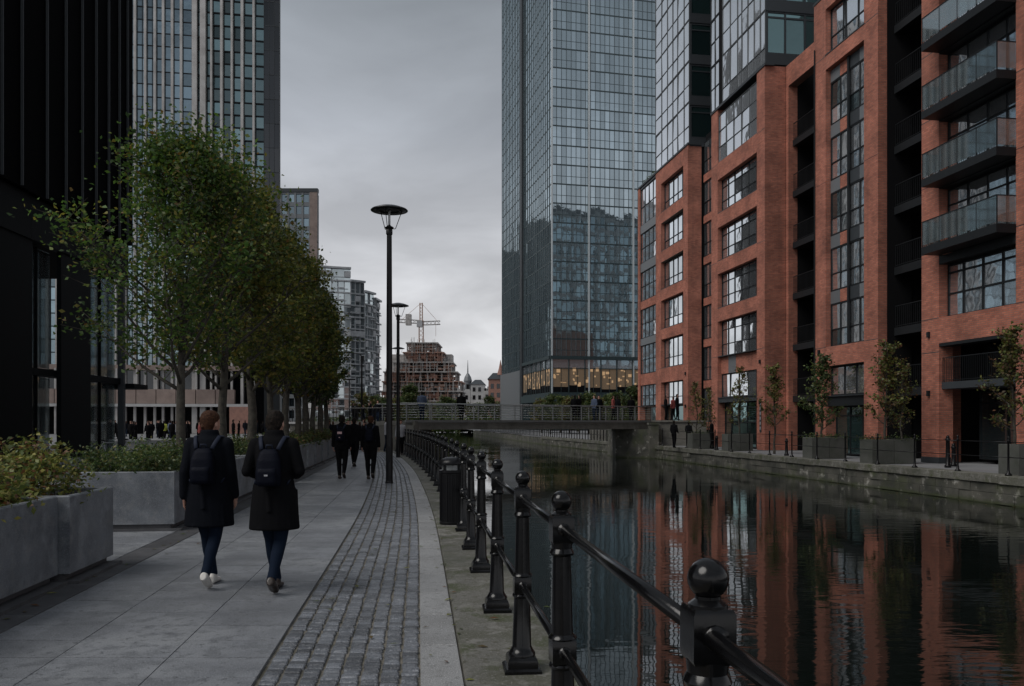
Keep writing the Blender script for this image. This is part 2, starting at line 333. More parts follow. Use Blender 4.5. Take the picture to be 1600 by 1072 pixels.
def leaf_mat(name, cols, trans=.3):
    m = bpy.data.materials.new(name); m.use_nodes = True; t = m.node_tree; n = t.nodes; lk = t.links.new; b = n['Principled BSDF']
    g = n.new('ShaderNodeNewGeometry'); r = n.new('ShaderNodeValToRGB'); r.color_ramp.interpolation = 'CONSTANT'
    e = r.color_ramp.elements; e[0].position = 0; e[0].color = (*cols[0][1], 1); e[1].position = cols[1][0]; e[1].color = (*cols[1][1], 1)
    for p, c in cols[2:]:
        x = e.new(p); x.color = (*c, 1)
    lk(g.outputs['Random Per Island'], r.inputs[0])
    no = n.new('ShaderNodeTexNoise'); no.inputs['Scale'].default_value = .9; no.inputs['Detail'].default_value = 3; lk(g.outputs['Position'], no.inputs['Vector'])
    mr_ = n.new('ShaderNodeMapRange'); mr_.inputs[1].default_value = .35; mr_.inputs[2].default_value = .65; mr_.inputs[3].default_value = .65; mr_.inputs[4].default_value = 1.3; lk(no.outputs['Fac'], mr_.inputs[0])
    vm = n.new('ShaderNodeVectorMath'); vm.operation = 'SCALE'; lk(r.outputs[0], vm.inputs[0]); lk(mr_.outputs[0], vm.inputs['Scale'])
    lk(vm.outputs[0], b.inputs['Base Color']); b.inputs['Roughness'].default_value = .55
    tr = n.new('ShaderNodeBsdfTranslucent'); lk(vm.outputs[0], tr.inputs[0]); ms = n.new('ShaderNodeMixShader'); ms.inputs[0].default_value = trans
    lk(b.outputs[0], ms.inputs[1]); lk(tr.outputs[0], ms.inputs[2]); lk(ms.outputs[0], n['Material Output'].inputs[0]); return m
M['leaf'] = leaf_mat('lime_tree_leaves', [(0, (.08, .15, .026)), (.3, (.05, .105, .02)), (.55, (.13, .17, .028)), (.75, (.03, .06, .018)), (.9, (.19, .17, .03)), (.975, (.15, .09, .02))], .45)
M['leaf_yellow'] = leaf_mat('turning_lime_leaves', [(0, (.13, .145, .025)), (.3, (.075, .105, .02)), (.55, (.17, .165, .028)), (.75, (.045, .07, .018)), (.9, (.22, .17, .03)), (.97, (.16, .09, .02))], .45)
M['leaf_far'] = leaf_mat('row_tree_leaves', [(0, (.055, .085, .025)), (.3, (.07, .105, .028)), (.6, (.04, .065, .022)), (.85, (.11, .11, .03))], .4)
M['leaf_autumn'] = leaf_mat('autumn_leaves', [(0, (.15, .155, .035)), (.3, (.08, .11, .028)), (.6, (.10, .07, .025)), (.85, (.11, .05, .02))], .3)
M['leaf_shrub'] = leaf_mat('golden_shrub_leaves', [(0, (.16, .18, .04)), (.35, (.07, .10, .025)), (.6, (.24, .22, .055)), (.8, (.15, .07, .03)), (.93, (.07, .10, .025))], .35)
M['leaf_green'] = leaf_mat('green_shrub_leaves', [(0, (.06, .10, .028)), (.35, (.035, .065, .022)), (.6, (.10, .13, .035)), (.9, (.15, .14, .045))], .35)
M['skin'] = mat('skin', (.42, .24, .18), .55, noise=[(20, (.36, .18, .13), .4, .7)], coords='obj')
M['hair_brown'] = mat('brown_hair', (.035, .015, .009), .7, spec=.12, noise=[(60, (.07, .032, .016), .45, .65)], bump=.8, bscale=90, coords='obj')
M['hair_dark'] = mat('dark_hair', (.010, .008, .007), .7, spec=.1, noise=[(60, (.022, .016, .012), .45, .65)], bump=.8, bscale=90, coords='obj')
M['coat'] = mat('black_wool', (.006, .006, .007), .9, spec=.06, bump=.5, bscale=120, coords='obj')
M['coat2'] = mat('navy_black_coat', (.006, .007, .01), .9, spec=.06, bump=.5, bscale=120, coords='obj')
M['jeans'] = mat('dark_blue_jeans', (.006, .012, .025), .85, spec=.1, noise=[(25, (.007, .012, .025), .4, .7)], bump=.4, bscale=200, coords='obj')
M['black_cloth'] = mat('black_cloth', (.006, .006, .007), .9, spec=.06, coords='obj')
M['pack'] = mat('backpack_nylon', (.003, .004, .009), .6, spec=.08, bump=.3, bscale=60, coords='obj')
M['strap'] = mat('strap_webbing', (.010, .014, .028), .7, spec=.2, coords='obj')
M['white_shoe'] = mat('white_leather', (.55, .53, .50), .5, coords='obj')
M['brown_shoe'] = mat('brown_leather', (.022, .013, .009), .35, coords='obj')
M['grey_cloth'] = mat('light_grey_cloth', (.32, .32, .34), .85, coords='obj')
M['red_cloth'] = mat('dull_red_cloth', (.20, .04, .035), .85, coords='obj')
M['blue_cloth'] = mat('blue_cloth', (.05, .07, .12), .85, coords='obj')
M['hivis'] = mat('yellow_hivis', (.3, .33, .04), .7, coords='obj')
M['pinkprint'] = mat('pale_print', (.5, .33, .33), .7, coords='obj')
M['rust'] = mat('rusty_formwork', (.40, .24, .19), .8, noise=[(1.5, (.28, .15, .11), .4, .7)])  # kept light: distance haze is put into the formwork colour
M['concrete'] = mat('raw_concrete', (.5, .48, .47), .8, noise=[(1, (.24, .23, .22), .4, .7)])  # lightened likewise, haze painted into the concrete tone
M['red_paint'] = mat('crane_paint', (.36, .20, .13), .6)
def leaves_mesh_flat(name, pts, size, m, rs):
    mb = MB()
    for p in pts:
        a = rs.uniform(0, 6.28); s = size*rs.uniform(.5, 1.2); c, d = math.cos(a)*s, math.sin(a)*s; x, y, z = p
        mb.add([(x-c, y-d, z), (x+d*.4, y-c*.4, z+s*.22), (x+c, y+d, z+s*.1), (x-d*.4, y+c*.4, z+s*.12)], [(0, 1, 2, 3)])
    return mb.mesh(name, m)
# ---------------------------------------------------------------- plan curves
def interp(pts):
    xs = [p[0] for p in pts]; ys = [p[1] for p in pts]; n = len(xs)
    ms = [0]*n
    for i in range(n):
        a, b = max(i-1, 0), min(i+1, n-1); ms[i] = (ys[b]-ys[a])/(xs[b]-xs[a])
    def f(x):
        if x <= xs[0]: return ys[0]+ms[0]*(x-xs[0])
        if x >= xs[-1]: return ys[-1]+ms[-1]*(x-xs[-1])
        i = 0
        while x > xs[i+1]: i += 1
        h = xs[i+1]-xs[i]; t = (x-xs[i])/h
        return (2*t**3-3*t*t+1)*ys[i]+(t**3-2*t*t+t)*h*ms[i]+(-2*t**3+3*t*t)*ys[i+1]+(t**3-t*t)*h*ms[i+1]
    return f
FX = interp([(-6, 1.32), (0, .66), (3.82, .235), (7.07, -.13), (10.5, -.515), (14, -.93), (18, -1.46), (22, -2.03), (26, -2.62), (31, -3.45), (36, -4.35), (41, -5.35), (46, -6.45), (60, -9.6), (90, -16.5), (160, -33)])
KX = lambda y: -3.89-.116*(y-6.48)             # planter side edge of the path
BX = interp([(-10, 19.75), (23.6, 14.5), (56.2, 9.4), (62, 8.55), (75, 6.1), (92, 2.8), (120, -1.2), (160, -7.5)])   # far bank edge
SH = .39
# ---------------------------------------------------------------- ground, water
WZ = -.85
def strip_land(name, edge, far, ys, z, m, flip=False):
    mb = MB(); vs = []; fs = []
    for y in ys: vs += [(edge(y), y, z), (far, y, z)]
    for i in range(len(ys)-1):
        a = i*2; fs.append((a, a+1, a+3, a+2) if not flip else (a, a+2, a+3, a+1))
    mb.add(vs, fs); o = mb.build(name, m); tag(o, kind='structure'); return o
ysl = [-60+i*2 for i in range(126)]
strip_land('plaza_ground', lambda y: FX(y)+SH-.02, -3000, ysl, -.03, M['land'], True)
strip_land('quay_ground', lambda y: BX(y)+.02, 3000, ysl, -.012, M['land'])
mb = MB(); mb.quad((-3000, 190, -.03), (3000, 190, -.03), (3000, 3500, -.03), (-3000, 3500, -.03)); tag(mb.build('ground', M['land']), kind='structure')

def water_mat():
    m = bpy.data.materials.new('canal_water'); m.use_nodes = True; t = m.node_tree; n = t.nodes; b = n['Principled BSDF']; lk = t.links.new
    b.inputs['Base Color'].default_value = (.005, .007, .006, 1); b.inputs['Roughness'].default_value = .012; b.inputs['IOR'].default_value = 1.39; b.inputs['Specular IOR Level'].default_value = .55
    g = n.new('ShaderNodeNewGeometry')
    def layer(scale, rot, sx, sy, det):
        mp = n.new('ShaderNodeMapping'); mp.inputs['Rotation'].default_value = (0, 0, rot); mp.inputs['Scale'].default_value = (sx, sy, 1); lk(g.outputs['Position'], mp.inputs[0])
        no = n.new('ShaderNodeTexNoise'); no.inputs['Scale'].default_value = scale; no.inputs['Detail'].default_value = det; no.inputs['Roughness'].default_value = .5; lk(mp.outputs[0], no.inputs['Vector']); return no.outputs['Fac']
    f1 = layer(2.2, .2, .5, 1.6, 2); f2 = layer(9, -.1, .45, 1.5, 2); f3 = layer(.18, .5, 1, 1, 3)
    a = n.new('ShaderNodeMath'); a.operation = 'MULTIPLY_ADD'; a.inputs[1].default_value = .22; lk(f2, a.inputs[0]); lk(f1, a.inputs[2])
    # the breeze touches the water in patches
    r = n.new('ShaderNodeMapRange'); r.inputs[1].default_value = .42; r.inputs[2].default_value = .62; r.inputs[3].default_value = .25; r.inputs[4].default_value = 1; lk(f3, r.inputs[0])
    mu = n.new('ShaderNodeMath'); mu.operation = 'MULTIPLY'; lk(a.outputs[0], mu.inputs[0]); lk(r.outputs[0], mu.inputs[1])
    bp = n.new('ShaderNodeBump'); bp.inputs['Strength'].default_value = .5; bp.inputs['Distance'].default_value = .016; lk(mu.outputs[0], bp.inputs['Height']); lk(bp.outputs[0], b.inputs['Normal'])
    return m
M['water'] = water_mat()
mb = MB(); mb.quad((-60, -60, WZ), (40, -60, WZ), (40, 195, WZ), (-60, 195, WZ)); tag(mb.build('canal_water', M['water']), kind='structure')
mb = MB(); mb.quad((-60, -60, -2.6), (40, -60, -2.6), (40, 195, -2.6), (-60, 195, -2.6)); tag(mb.build('canal_bed', M['dark']), kind='structure')

# ---------------------------------------------------------------- towpath
def pt(y, off): return (FX(y)+off, y)
path = thing('towpath', 'x', 'x'); 
for k in ('label', 'category'): del path[k]
path['kind'] = 'structure'
# sandy bed under the setts
mb = MB(); ys = [-4+i*.5 for i in range(109)]
mb.add([p for y in ys for p in ((FX(y)-1.72, y, -.022), (FX(y)-.36, y, -.022))], [(2*i, 2*i+1, 2*i+3, 2*i+2) for i in range(len(ys)-1)])
mb.build('sand_bed', M['joint'], path)
rnd = random.Random(3)
# stone setts: nine strips
setts = []
for k in range(8):
    o0 = -1.66+k*.1254; y = 3.9+rnd.random()*.08
    while y < 44:
        l = rnd.uniform(.072, .108)
        a, b = o0+.010+rnd.uniform(-.005, .005), o0+.1254-.009+rnd.uniform(-.006, .006)
        sk = rnd.uniform(-.007, .007)
        q = [(FX(y)+a, y+sk), (FX(y)+b, y-sk), (FX(y+l)+b, y+l-.010+rnd.uniform(-.003, .003)), (FX(y+l)+a, y+l-.010+rnd.uniform(-.003, .003))]
        setts.append((y, q, rnd.uniform(-.006, .002))); y += l
setts.sort(key=lambda s: s[0])
vis = [s for s in setts if s[0] >= 4.95]; pre = [s for s in setts if s[0] < 4.95]
for y, q, z in vis[:298]: stone('sett', q, z, .03, M['sett'], path, .006, .0035)
big = MB()
for y, q, z in pre+vis[298:]:
    m = slab_mb(q, z, .03, .006, .0035); big.add(m.v, m.f)
big.build('setts', M['sett_many'], path, kind='stuff')
# granite band beside the setts, and mossy coping stones on the canal edge
y = 3.2
while y < 46:
    l = rnd.uniform(.85, 1.0)
    stone('band_slab', [pt(y, -.652), pt(y, -.388), pt(y+l-.006, -.388), pt(y+l-.006, -.652)], 0+rnd.uniform(-.002, .002), .05, M['band'], path, .006); y += l
POSTY = [1.93, 3.82, 5.36, 7.07, 8.89, 10.5, 12.2, 13.95]
while POSTY[-1] < 44: POSTY.append(POSTY[-1]+1.72)
yy = [.2]+[.5*(POSTY[i]+POSTY[i+1])+rnd.uniform(-.1, .1)+.45 for i in range(len(POSTY)-1)]
for i in range(len(yy)-1):
    a, b = yy[i], yy[i+1]-.01; w = rnd.uniform(-.01, .01)
    stone('coping_stone', [pt(a, -.375), pt(a, SH+w), pt(b, SH+w), pt(b, -.375)], rnd.uniform(-.004, .006), .2, M['coping'], path, .015)
# grey paving slabs, laid in rows, staggered
y = 4.3; row = 0; ns = 0; D = .45
def kx(y, o): return (KX(y)+o, y)
while y < 36:
    offs = [0]; o = .70
    w = (FX(y)-1.68)-KX(y)
    while o < w-.25: offs.append(o); o += .76
    offs.append(w)
    for a, b in zip(offs[:-1], offs[1:]):
        g = .0035
        h_ = .006; e0 = (FX(y+h_)-1.68, y+h_) if b == offs[-1] else kx(y+h_, b-g); e1 = (FX(y+D-h_)-1.68, y+D-h_) if b == offs[-1] else kx(y+D-h_, b-g)
        if ns < 296: stone('paving_slab', [kx(y+h_, a+g), e0, e1, kx(y+D-h_, a+g)], rnd.uniform(-.0012, .0012), .04, M['slab'], path, .0008)
        ns += 1
    y += D; row += 1
yend = y
mb = MB(); ys = [yend+i for i in range(13)]
mb.add([p for y in ys for p in ((KX(y), y, -.004), (FX(y)-1.68, y, -.004))], [(2*i, 2*i+1, 2*i+3, 2*i+2) for i in range(len(ys)-1)])
mb.build('far_paving', M['slab'], path)
mb = MB(); ys = [-3+i for i in range(46)]
mb.add([p for y in ys for p in ((KX(y), y, -.024), (FX(y)-1.68, y, -.024))], [(2*i, 2*i+1, 2*i+3, 2*i+2) for i in range(len(ys)-1)])
mb.build('mortar_bed', M['kerb'], path)
# dark kerb strip and the low plinth the planters stand on
y = 4.5
while y < 42:
    l = 1.2
    stone('kerb_stone', [kx(y, -.34), kx(y, -.004), kx(y+l-.006, -.004), kx(y+l-.006, -.34)], .004, .05, M['kerb'], path, .006); y += l
# paving between planters and plaza
rr = random.Random(5)
for i in range(4):
    for j in range(5):
        y = 9.0+i*.95; o = -.36-j*.9
        stone('paving_slab', [kx(y, o-.89), kx(y, o), kx(y+.94, o), kx(y+.94, o-.89)], rr.uniform(-.002, .003), .03, M['slab'], path, .004)

# quay wall under the towpath
mb = MB(); ys = [-4+i for i in range(60)]
mb.add([p for y in ys for p in ((FX(y)+SH-.06, y, -.19), (FX(y)+SH-.06, y, -2.0))], [(2*i, 2*i+1, 2*i+3, 2*i+2) for i in range(len(ys)-1)])
tag(mb.build('near_quay_wall', M['wall']), kind='structure')

# fallen leaves gathered along the joints and the kerb
rs = np.random.RandomState(19); n = 110; yy_ = 4.5+rs.gamma(1.6, 6, n); off = np.where(rs.rand(n) < .45, -.40+rs.normal(size=n)*.05, rs.uniform(-1.7, .3, n)); px_ = np.array([FX(a)+b for a, b in zip(yy_, off)])
kk = rs.rand(n) < .35; px_ = np.where(kk, np.array([KX(a) for a in yy_])+np.abs(rs.normal(size=n))*.25-.25, px_)
fl_me = leaves_mesh_flat('fallen_leaves', np.stack([px_, yy_, np.full(n, .008)], 1), .045, M['leaf_autumn'], rs)
tag(link_mesh('fallen_leaves', fl_me), kind='stuff')
yq = rs.uniform(6, 50, 260); side = rs.rand(260) < .5
xq = np.array([FX(a)+SH+abs(rs.normal())*.35+.05 if s else BX(a)-abs(rs.normal())*.5-.05 for a, s in zip(yq, side)])
tag(link_mesh('floating_leaves', leaves_mesh_flat('floating_leaves', np.stack([xq, yq, np.full(260, WZ+.002)], 1), .05, M['leaf_autumn'], rs)), kind='stuff')
# ---------------------------------------------------------------- iron railing by the towpath
rail = thing('canal_railing', 'black cast iron railing with ball topped posts along the near canal edge', 'railing', (FX(5.36), 5.36, 0))
def post_mesh(mbp, n=16):
    q = math.pi/4; k = 1/math.cos(q)
    def sq(z0, z1, h0, h1): mbp.lathe([(h0*k, z0), (h1*k, z1)], n=4, rot=q)
    mbp.lathe([(.118*k, 0), (.118*k, .022), (.105*k, .034)], n=4, rot=q)
    mbp.lathe([(.096*k, .03), (.096*k, .075), (.09*k, .092), (.078*k, .105)], n=4, rot=q)
    mbp.lathe([(.088, .10), (.088, .115), (.074, .135), (.062, .16), (.052, .47), (.060, .475), (.064, .485), (.06, .495)], n=n)
    mbp.lathe([(.050*k, .492), (.055*k, .50), (.055*k, .602), (.050*k, .61)], n=4, rot=q)
    mbp.lathe([(.062, .605), (.066, .612), (.062, .62), (.050, .63), (.042, .985), (.053, .99), (.057, 1.0), (.053, 1.01), (.047, 1.02), (.05, 1.05)], n=n)
    mbp.lathe([(.045*k, 1.045), (.050*k, 1.055), (.050*k, 1.16), (.044*k, 1.172)], n=4, rot=q)
    mbp.lathe([(.046, 1.17), (.046, 1.178), (.038, 1.184), (.03, 1.19), (.03, 1.197)], n=n)
    return mbp
pm = post_mesh(MB()).mesh('post', M['iron'], smooth=True)
try: pm.set_sharp_from_angle(angle=R(35))
except Exception: pass
fm = MB().ell((0, 0, 0), (.048, .048, .048), 20, 12).mesh('finial', M['iron'], smooth=True)
cmh = MB().lathe([(.030, -.062), (.030, -.054), (.024, -.05), (.024, .05), (.030, .054), (.030, .062)], n=12).mesh('rail_socket', M['iron'], smooth=True)
base = rail.location.copy()
yall = [.15]+POSTY
for i, y in enumerate(yall):
    sl = math.atan2(-(FX(y+.3)-FX(y-.3)), .6); p = Vector((FX(y), y, 0))
    o = link_mesh('post', pm, rail, p-base); o.rotation_euler = (rnd.uniform(-.006, .006), rnd.uniform(-.008, .008), sl+rnd.uniform(-.03, .03))
    link_mesh('finial', fm, o, (0, 0, 1.236))
    if y < 16:
        for z in (1.11, .55):
            c = link_mesh('rail_socket', cmh, o, (0, 0, z)); c.rotation_euler = (R(90), 0, 0)
for i in range(len(yall)-1):
    a, b = yall[i], yall[i+1]
    for z in (1.11, .55):
        m = MB().tube([(FX(a), a, z), ((FX(a)+FX(b))/2, (a+b)/2, z-.003), (FX(b), b, z)], .0215, 12)
        m.build('rail', M['iron'], rail, smooth=True)

# ---------------------------------------------------------------- litter bin
B = thing('litter_bin', 'black litter bin standing against the railing with a pale slot under its lid', 'bin', (-.945, 13.0, 0), R(7))
mb = MB(); mb.lathe([(.185, .0), (.19, .04), (.178, .05), (.178, .80), (.192, .81), (.192, .845), (.178, .85)], n=28); mb.build('body', M['iron_dull'], B, smooth=True, local=True, auto=35)
mb = MB()
for a in range(28): 
    t = 2*math.pi*a/28; mb.tube([(.181*math.cos(t), .181*math.sin(t), .06), (.181*math.cos(t), .181*math.sin(t), .79)], .006, 4)
mb.build('flutes', M['iron_dull'], B, local=True)
mb = MB(); mb.lathe([(.150, .85), (.150, .93)], n=20); mb.build('liner', M['steel'], B, smooth=True, local=True, auto=35)
mb = MB()
for a in (45, 135, 225, 315): mb.box(.165*math.cos(R(a))-.015, .165*math.cos(R(a))+.015, .165*math.sin(R(a))-.015, .165*math.sin(R(a))+.015, .85, .935)
mb.build('bracket', M['iron_dull'], B, local=True)
mb = MB(); mb.lathe([(.192, .93), (.197, .955), (.188, .985), (.15, 1.02), (.08, 1.045), (.01, 1.052)], n=28); mb.build('lid', M['iron_dull'], B, smooth=True, local=True, auto=40)

# ---------------------------------------------------------------- lamp posts
def lamp(x, y, h, label):
    t = thing('lamp_post', label, 'lamp post', (x, y, 0), group='disc topped lamp posts along the towpath')
    mb = MB(); mb.lathe([(.115, 0), (.115, .015), (.10, .02), (.098, .05), (.092, .06), (.090, 1.15), (.082, 1.2), (.079, 3.0), (.066, h-.72), (.072, h-.72)], n=20); mb.build('post', M['lampblack'], t, smooth=True, local=True, auto=30)
    mb = MB(); mb.lathe([(.066, h-.78), (.085, h-.76), (.085, h-.66), (.075, h-.64), (.11, h-.60), (.115, h-.58), (.06, h-.55), (.03, h-.52)], n=20); mb.build('collar', M['lampblack'], t, smooth=True, local=True, auto=40)
    mb = MB(); mb.lathe([(.03, h-.54), (.03, h-.10)], n=12); mb.build('lamp_tube', M['white_tube'], t, smooth=True, local=True)
    hood = MB().lathe([(.02, h), (.12, h-.012), (.3, h-.055), (.46, h-.115), (.485, h-.14), (.48, h-.15), (.30, h-.135), (.05, h-.11), (.01, h-.11)], n=40).build('hood', M['lampgrey'], t, smooth=True, local=True)
    MB().lathe([(.34, h-.139), (.34, h-.155), (.25, h-.158), (.25, h-.136)], n=32).build('hood_ring', M['lampblack'], hood, local=True, smooth=True, auto=30)
    for a in (20, 140, 260):
        c, s_ = math.cos(R(a)), math.sin(R(a)); MB().tube([(.07*c, .07*s_, h-.61), (.15*c, .15*s_, h-.61), (.165*c, .165*s_, h-.60), (.33*c, .33*s_, h-.14)], .010, 6).build('arm', M['lampblack'], t, local=True, smooth=True)
    MB().box(-.05, .05, -.094, -.088, .55, .95).build('access_door', M['lampblack'], t, local=True)
    return t
lamp(-3.2, 21.7, 7.25, 'nearest and tallest looking black lamp post with a flat disc hood')
lamp(-5.12, 37.4, 6.95, 'second black disc hooded lamp post, just right behind the nearest one')
lamp(-8.35, 61, 7.1, 'farthest disc hooded lamp post, its small head showing beside the second post')
t = thing('street_light', 'tall slim black street light with a bent arm beyond the tree row', 'street light', (-13, 72, 0))
MB().tube([(0, 0, 0), (0, 0, 7.2), (-.15, 0, 7.45), (-.9, 0, 7.6)], [.1, .07, .05, .04], 10).build('post', M['lampblack'], t, local=True, smooth=True)
MB().box(-1.5, -.8, -.12, .12, 7.55, 7.66).build('lantern', M['lampblack'], t, local=True)
MB().box(-.08, .2, -.15, .15, 6.9, 7.3).build('sensor_box', M['lampblack'], t, local=True)
t = thing('sign_post', 'short black post with a square top beside the slim street light', 'post', (-13.3, 68, 0))
MB().tube([(0, 0, 0), (0, 0, 5.0)], .06, 10).build('post', M['lampblack'], t, local=True, smooth=True); MB().box(-.5, .5, -.05, .05, 5.0, 5.12).build('top_bar', M['lampblack'], t, local=True)

# ---------------------------------------------------------------- foliage tools
def leaves_mesh(name, pts, size, m, rs, up=.35, aspect=.62, droop=None):
    """one diamond leaf per point, lying in random directions"""
    n = len(pts); a = rs.normal(size=(n, 3)); a[:, 2] *= .6; a /= np.linalg.norm(a, axis=1)[:, None]
    b = rs.normal(size=(n, 3)); b[:, 2] += up; b -= (b*a).sum(1)[:, None]*a; b /= np.linalg.norm(b, axis=1)[:, None]
    c = np.cross(a, b); s = size*rs.uniform(.65, 1.3, size=(n, 1)); bend = b*s*.12
    v = np.empty((n, 4, 3)); v[:, 0] = pts-a*s*.5; v[:, 1] = pts+c*s*.5*aspect+bend; v[:, 2] = pts+a*s*.5; v[:, 3] = pts-c*s*.5*aspect+bend
    me = bpy.data.meshes.new(name); me.vertices.add(n*4); me.vertices.foreach_set('co', v.reshape(-1)); me.loops.add(n*4); me.loops.foreach_set('vertex_index', np.arange(n*4, dtype=np.int32))
    me.polygons.add(n); me.polygons.foreach_set('loop_start', np.arange(0, n*4, 4, dtype=np.int32)); me.polygons.foreach_set('loop_total', np.full(n, 4, dtype=np.int32)); me.materials.append(m); me.update(calc_edges=True); return me
def tree_meshes(seed, H, cb, rad, nleaf, leaf, lm, trunk_r=.09, nl=22, upright=.62, gaps=0.0):
    rs = np.random.RandomState(seed); rr = random.Random(seed); tb = MB()
    # trunk leader
    pts = [Vector((0, 0, 0))]; 
    for i in range(1, 9): pts.append(Vector((rr.uniform(-.05, .05)*i*.35, rr.uniform(-.05, .05)*i*.35, H*.86*i/8)))
    tb.tube([pts[0]-Vector((0, 0, .1))]+pts, [trunk_r*1.45]+[trunk_r*(1.15-.95*(i/8)**.9) if i else trunk_r*1.3 for i in range(9)], 9)
    def lead(z):
        k = min(z/(H*.86)*8, 7.999); i = int(k); return pts[i].lerp(pts[i+1], k-i)
    P_ = []; wts = []
    limbs = []
    for j in range(nl):
        f = j/(nl-1); z = cb+(H*.80-cb)*f**1.05; az = j*2.399+rr.uniform(-.4, .4)
        prof = math.sin(math.pi*min(1, .22+.72*f))**.6 if f < .4 else .18+(1-f)*1.12
        ln = rad*prof*rr.uniform(.72, 1.08)*1.1; up = upright*(.6+1.1*f)
        p = lead(z); d = Vector((math.cos(az), math.sin(az), up)).normalized(); path_ = [p.copy()]
        for k in range(5):
            d = (d+Vector((rr.uniform(-.16, .16), rr.uniform(-.16, .16), .06+rr.uniform(-.08, .10)))).normalized(); p = p+d*ln/5; path_.append(p.copy())
        r0 = trunk_r*(.42-.22*f); tb.tube(path_, [r0*(1-.8*k/5) for k in range(6)], 5); limbs.append(path_)
        for k in range(1, 6):
            for q in range(3 if k > 1 else 1):
                a2 = rr.uniform(0, 6.28); dd = (d*.6+Vector((math.cos(a2), math.sin(a2), rr.uniform(-.35, .75)))).normalized(); l2 = rad*rr.uniform(.18, .42)
                b0 = path_[k]; b1 = b0+dd*l2*.5+Vector((0, 0, rr.uniform(-.02, .05))); b2 = b0+dd*l2
                tb.tube([b0, b1, b2], [r0*.28, r0*.2, r0*.08], 3, closed=False)
                if rr.random() > gaps:
                    P_.append((b1, .10)); P_.append((b2, .12)); P_.append((b0.lerp(b1, .6), .09))
        P_.append((path_[-1], .13)); P_.append((path_[-1]+dd*.1, .10))
    tips = np.array([list(p) for p, s in P_]); sg = np.array([s for p, s in P_])*rad/1.8
    w = np.exp(rs.normal(size=len(P_))*.85); w /= w.sum(); idx = rs.choice(len(P_), nleaf, p=w)
    pos = tips[idx]+np.clip(rs.normal(size=(nleaf, 3)), -1.6, 1.6)*sg[idx][:, None]*np.array([1.25, 1.25, 1.0])
    lm_ = leaves_mesh('crown', pos, leaf, lm, rs, up=.5)
    return tb.mesh('trunk', M['bark'], smooth=True), lm_
def tree(x, y, z, meshes, label, group, sc=1, rz=0, name='tree', cat='tree'):
    t = thing(name, label, cat, (x, y, z), rz, group); t.scale = (sc, sc, sc*1)
    link_mesh('trunk', meshes[0], t); c = link_mesh('crown', meshes[1], t); return t

# ---------------------------------------------------------------- concrete planters on the left
PL = []
def planter(y0, y1, o, wdt, label, group='square concrete planters beside the towpath', h=.87):
    """front long face follows the kerb line at offset o"""
    ang = math.atan2(1, -.116); a = Vector((KX(y0)+o, y0, 0)); F = Frame(a, ang); ln = (y1-y0)*math.sqrt(1+.116**2)
    t = thing('concrete_planter', label, 'planter', (a.x, a.y, 0), 0, group)
    # n points to +X side; box occupies t from -wdt to 0
    MB().box(.03, ln-.03, -wdt+.05, -.06, -.03, .10, F).build('plinth', M['kerb'], t)
    MB().box(-.03, ln+.0, -wdt+.0, .10, -.03, .035, F).build('footing', M['kerb'], t)
    mb = MB(); th = .07; b = .012
    def ring(i, z): return [F.P(s_, t_, z) for s_, t_ in ((i, -i), (ln-i, -i), (ln-i, -wdt+i), (i, -wdt+i))]
    mb.loft([ring(0, .10), ring(0, h-b), ring(b, h), ring(th-b, h), ring(th, h-b), ring(th, h-.12)], closed=False)
    mb.build('trough', M['planter'], t, smooth=False)
    MB().add; mb = MB(); mb.quad(*ring(th, h-.10)[::1]); mb.build('soil', M['soil'], t)
    PL.append((F, ln, wdt, h, t)); return t
def shrub(F, s0, s1, t0, t1, z, n, size, hgt, lm, label, seed, group=None, stems=26, clump=.125, cat='shrub'):
    rs = np.random.RandomState(seed); rr = random.Random(seed)
    c = F.P((s0+s1)/2, (t0+t1)/2, z); t = thing('shrub', label, cat, c, 0, group)
    tb = MB(); tips = []
    for i in range(stems):
        s_ = rr.uniform(s0, s1); q = rr.uniform(t0, t1); b0 = F.P(s_, q, z)-c
        hh = hgt*rr.uniform(.45, 1.05)*(1-.35*abs((s_-(s0+s1)/2)/((s1-s0)/2))**2)
        e = b0+Vector((rr.uniform(-.22, .22), rr.uniform(-.22, .22), hh)); mid = b0.lerp(e, .5)+Vector((rr.uniform(-.04, .04), rr.uniform(-.04, .04), .03))
        tb.tube([b0-Vector((0, 0, .05)), mid, e], [.007, .005, .002], 3, closed=False)
        for f in (.35, .6, .8, 1.0): tips.append((b0.lerp(e, f), clump*(1.25-.65*f)))
    T = np.array([list(p) for p, s in tips]); sg = np.array([s for p, s in tips]); idx = rs.randint(0, len(T), n)
    pos = T[idx]+rs.normal(size=(n, 3))*sg[idx][:, None]*np.array([1, 1, .75]); pos[:, 2] = np.abs(pos[:, 2])
    tb.build('stems', M['bark'], t, local=True); link_mesh('leaves', leaves_mesh('leaves', pos, size, lm, rs, up=.9, aspect=.55), t)
    return t

planter(3.4, 8.16, -.37, 1.75, 'grey concrete planter of yellowing shrubs cut by the left picture edge')
planter(8.20, 9.38, -.27, 1.75, 'short square concrete planter with a golden bush, next to the leftmost one')
names = ['wide concrete planter with its bare end facing the gap, below the first tree',
 'concrete planter behind the two walkers in long dark coats', 'concrete planter just past the right walker in the long coat',
 'first of the row of separate square planters receding behind the right walker', 'second of the separate square planters receding up the path', 'third of the separate square planters receding up the path',
 'fourth of the separate square planters receding up the path', 'fifth of the separate square planters, near the paired backpack walkers', 'sixth separate square planter, beyond the paired walkers', 'last planter of the row at the far end of the trees']
spans = [(12.2, 15.0), (15.04, 18.2), (18.3, 21.4), (21.9, 24.9), (25.4, 27.0), (27.5, 29.0), (29.6, 31.2), (31.8, 33.4), (34.0, 36.0), (36.6, 39.5)]
for (a, b), nm in zip(spans, names): planter(a, b, -.40, 1.5, nm)
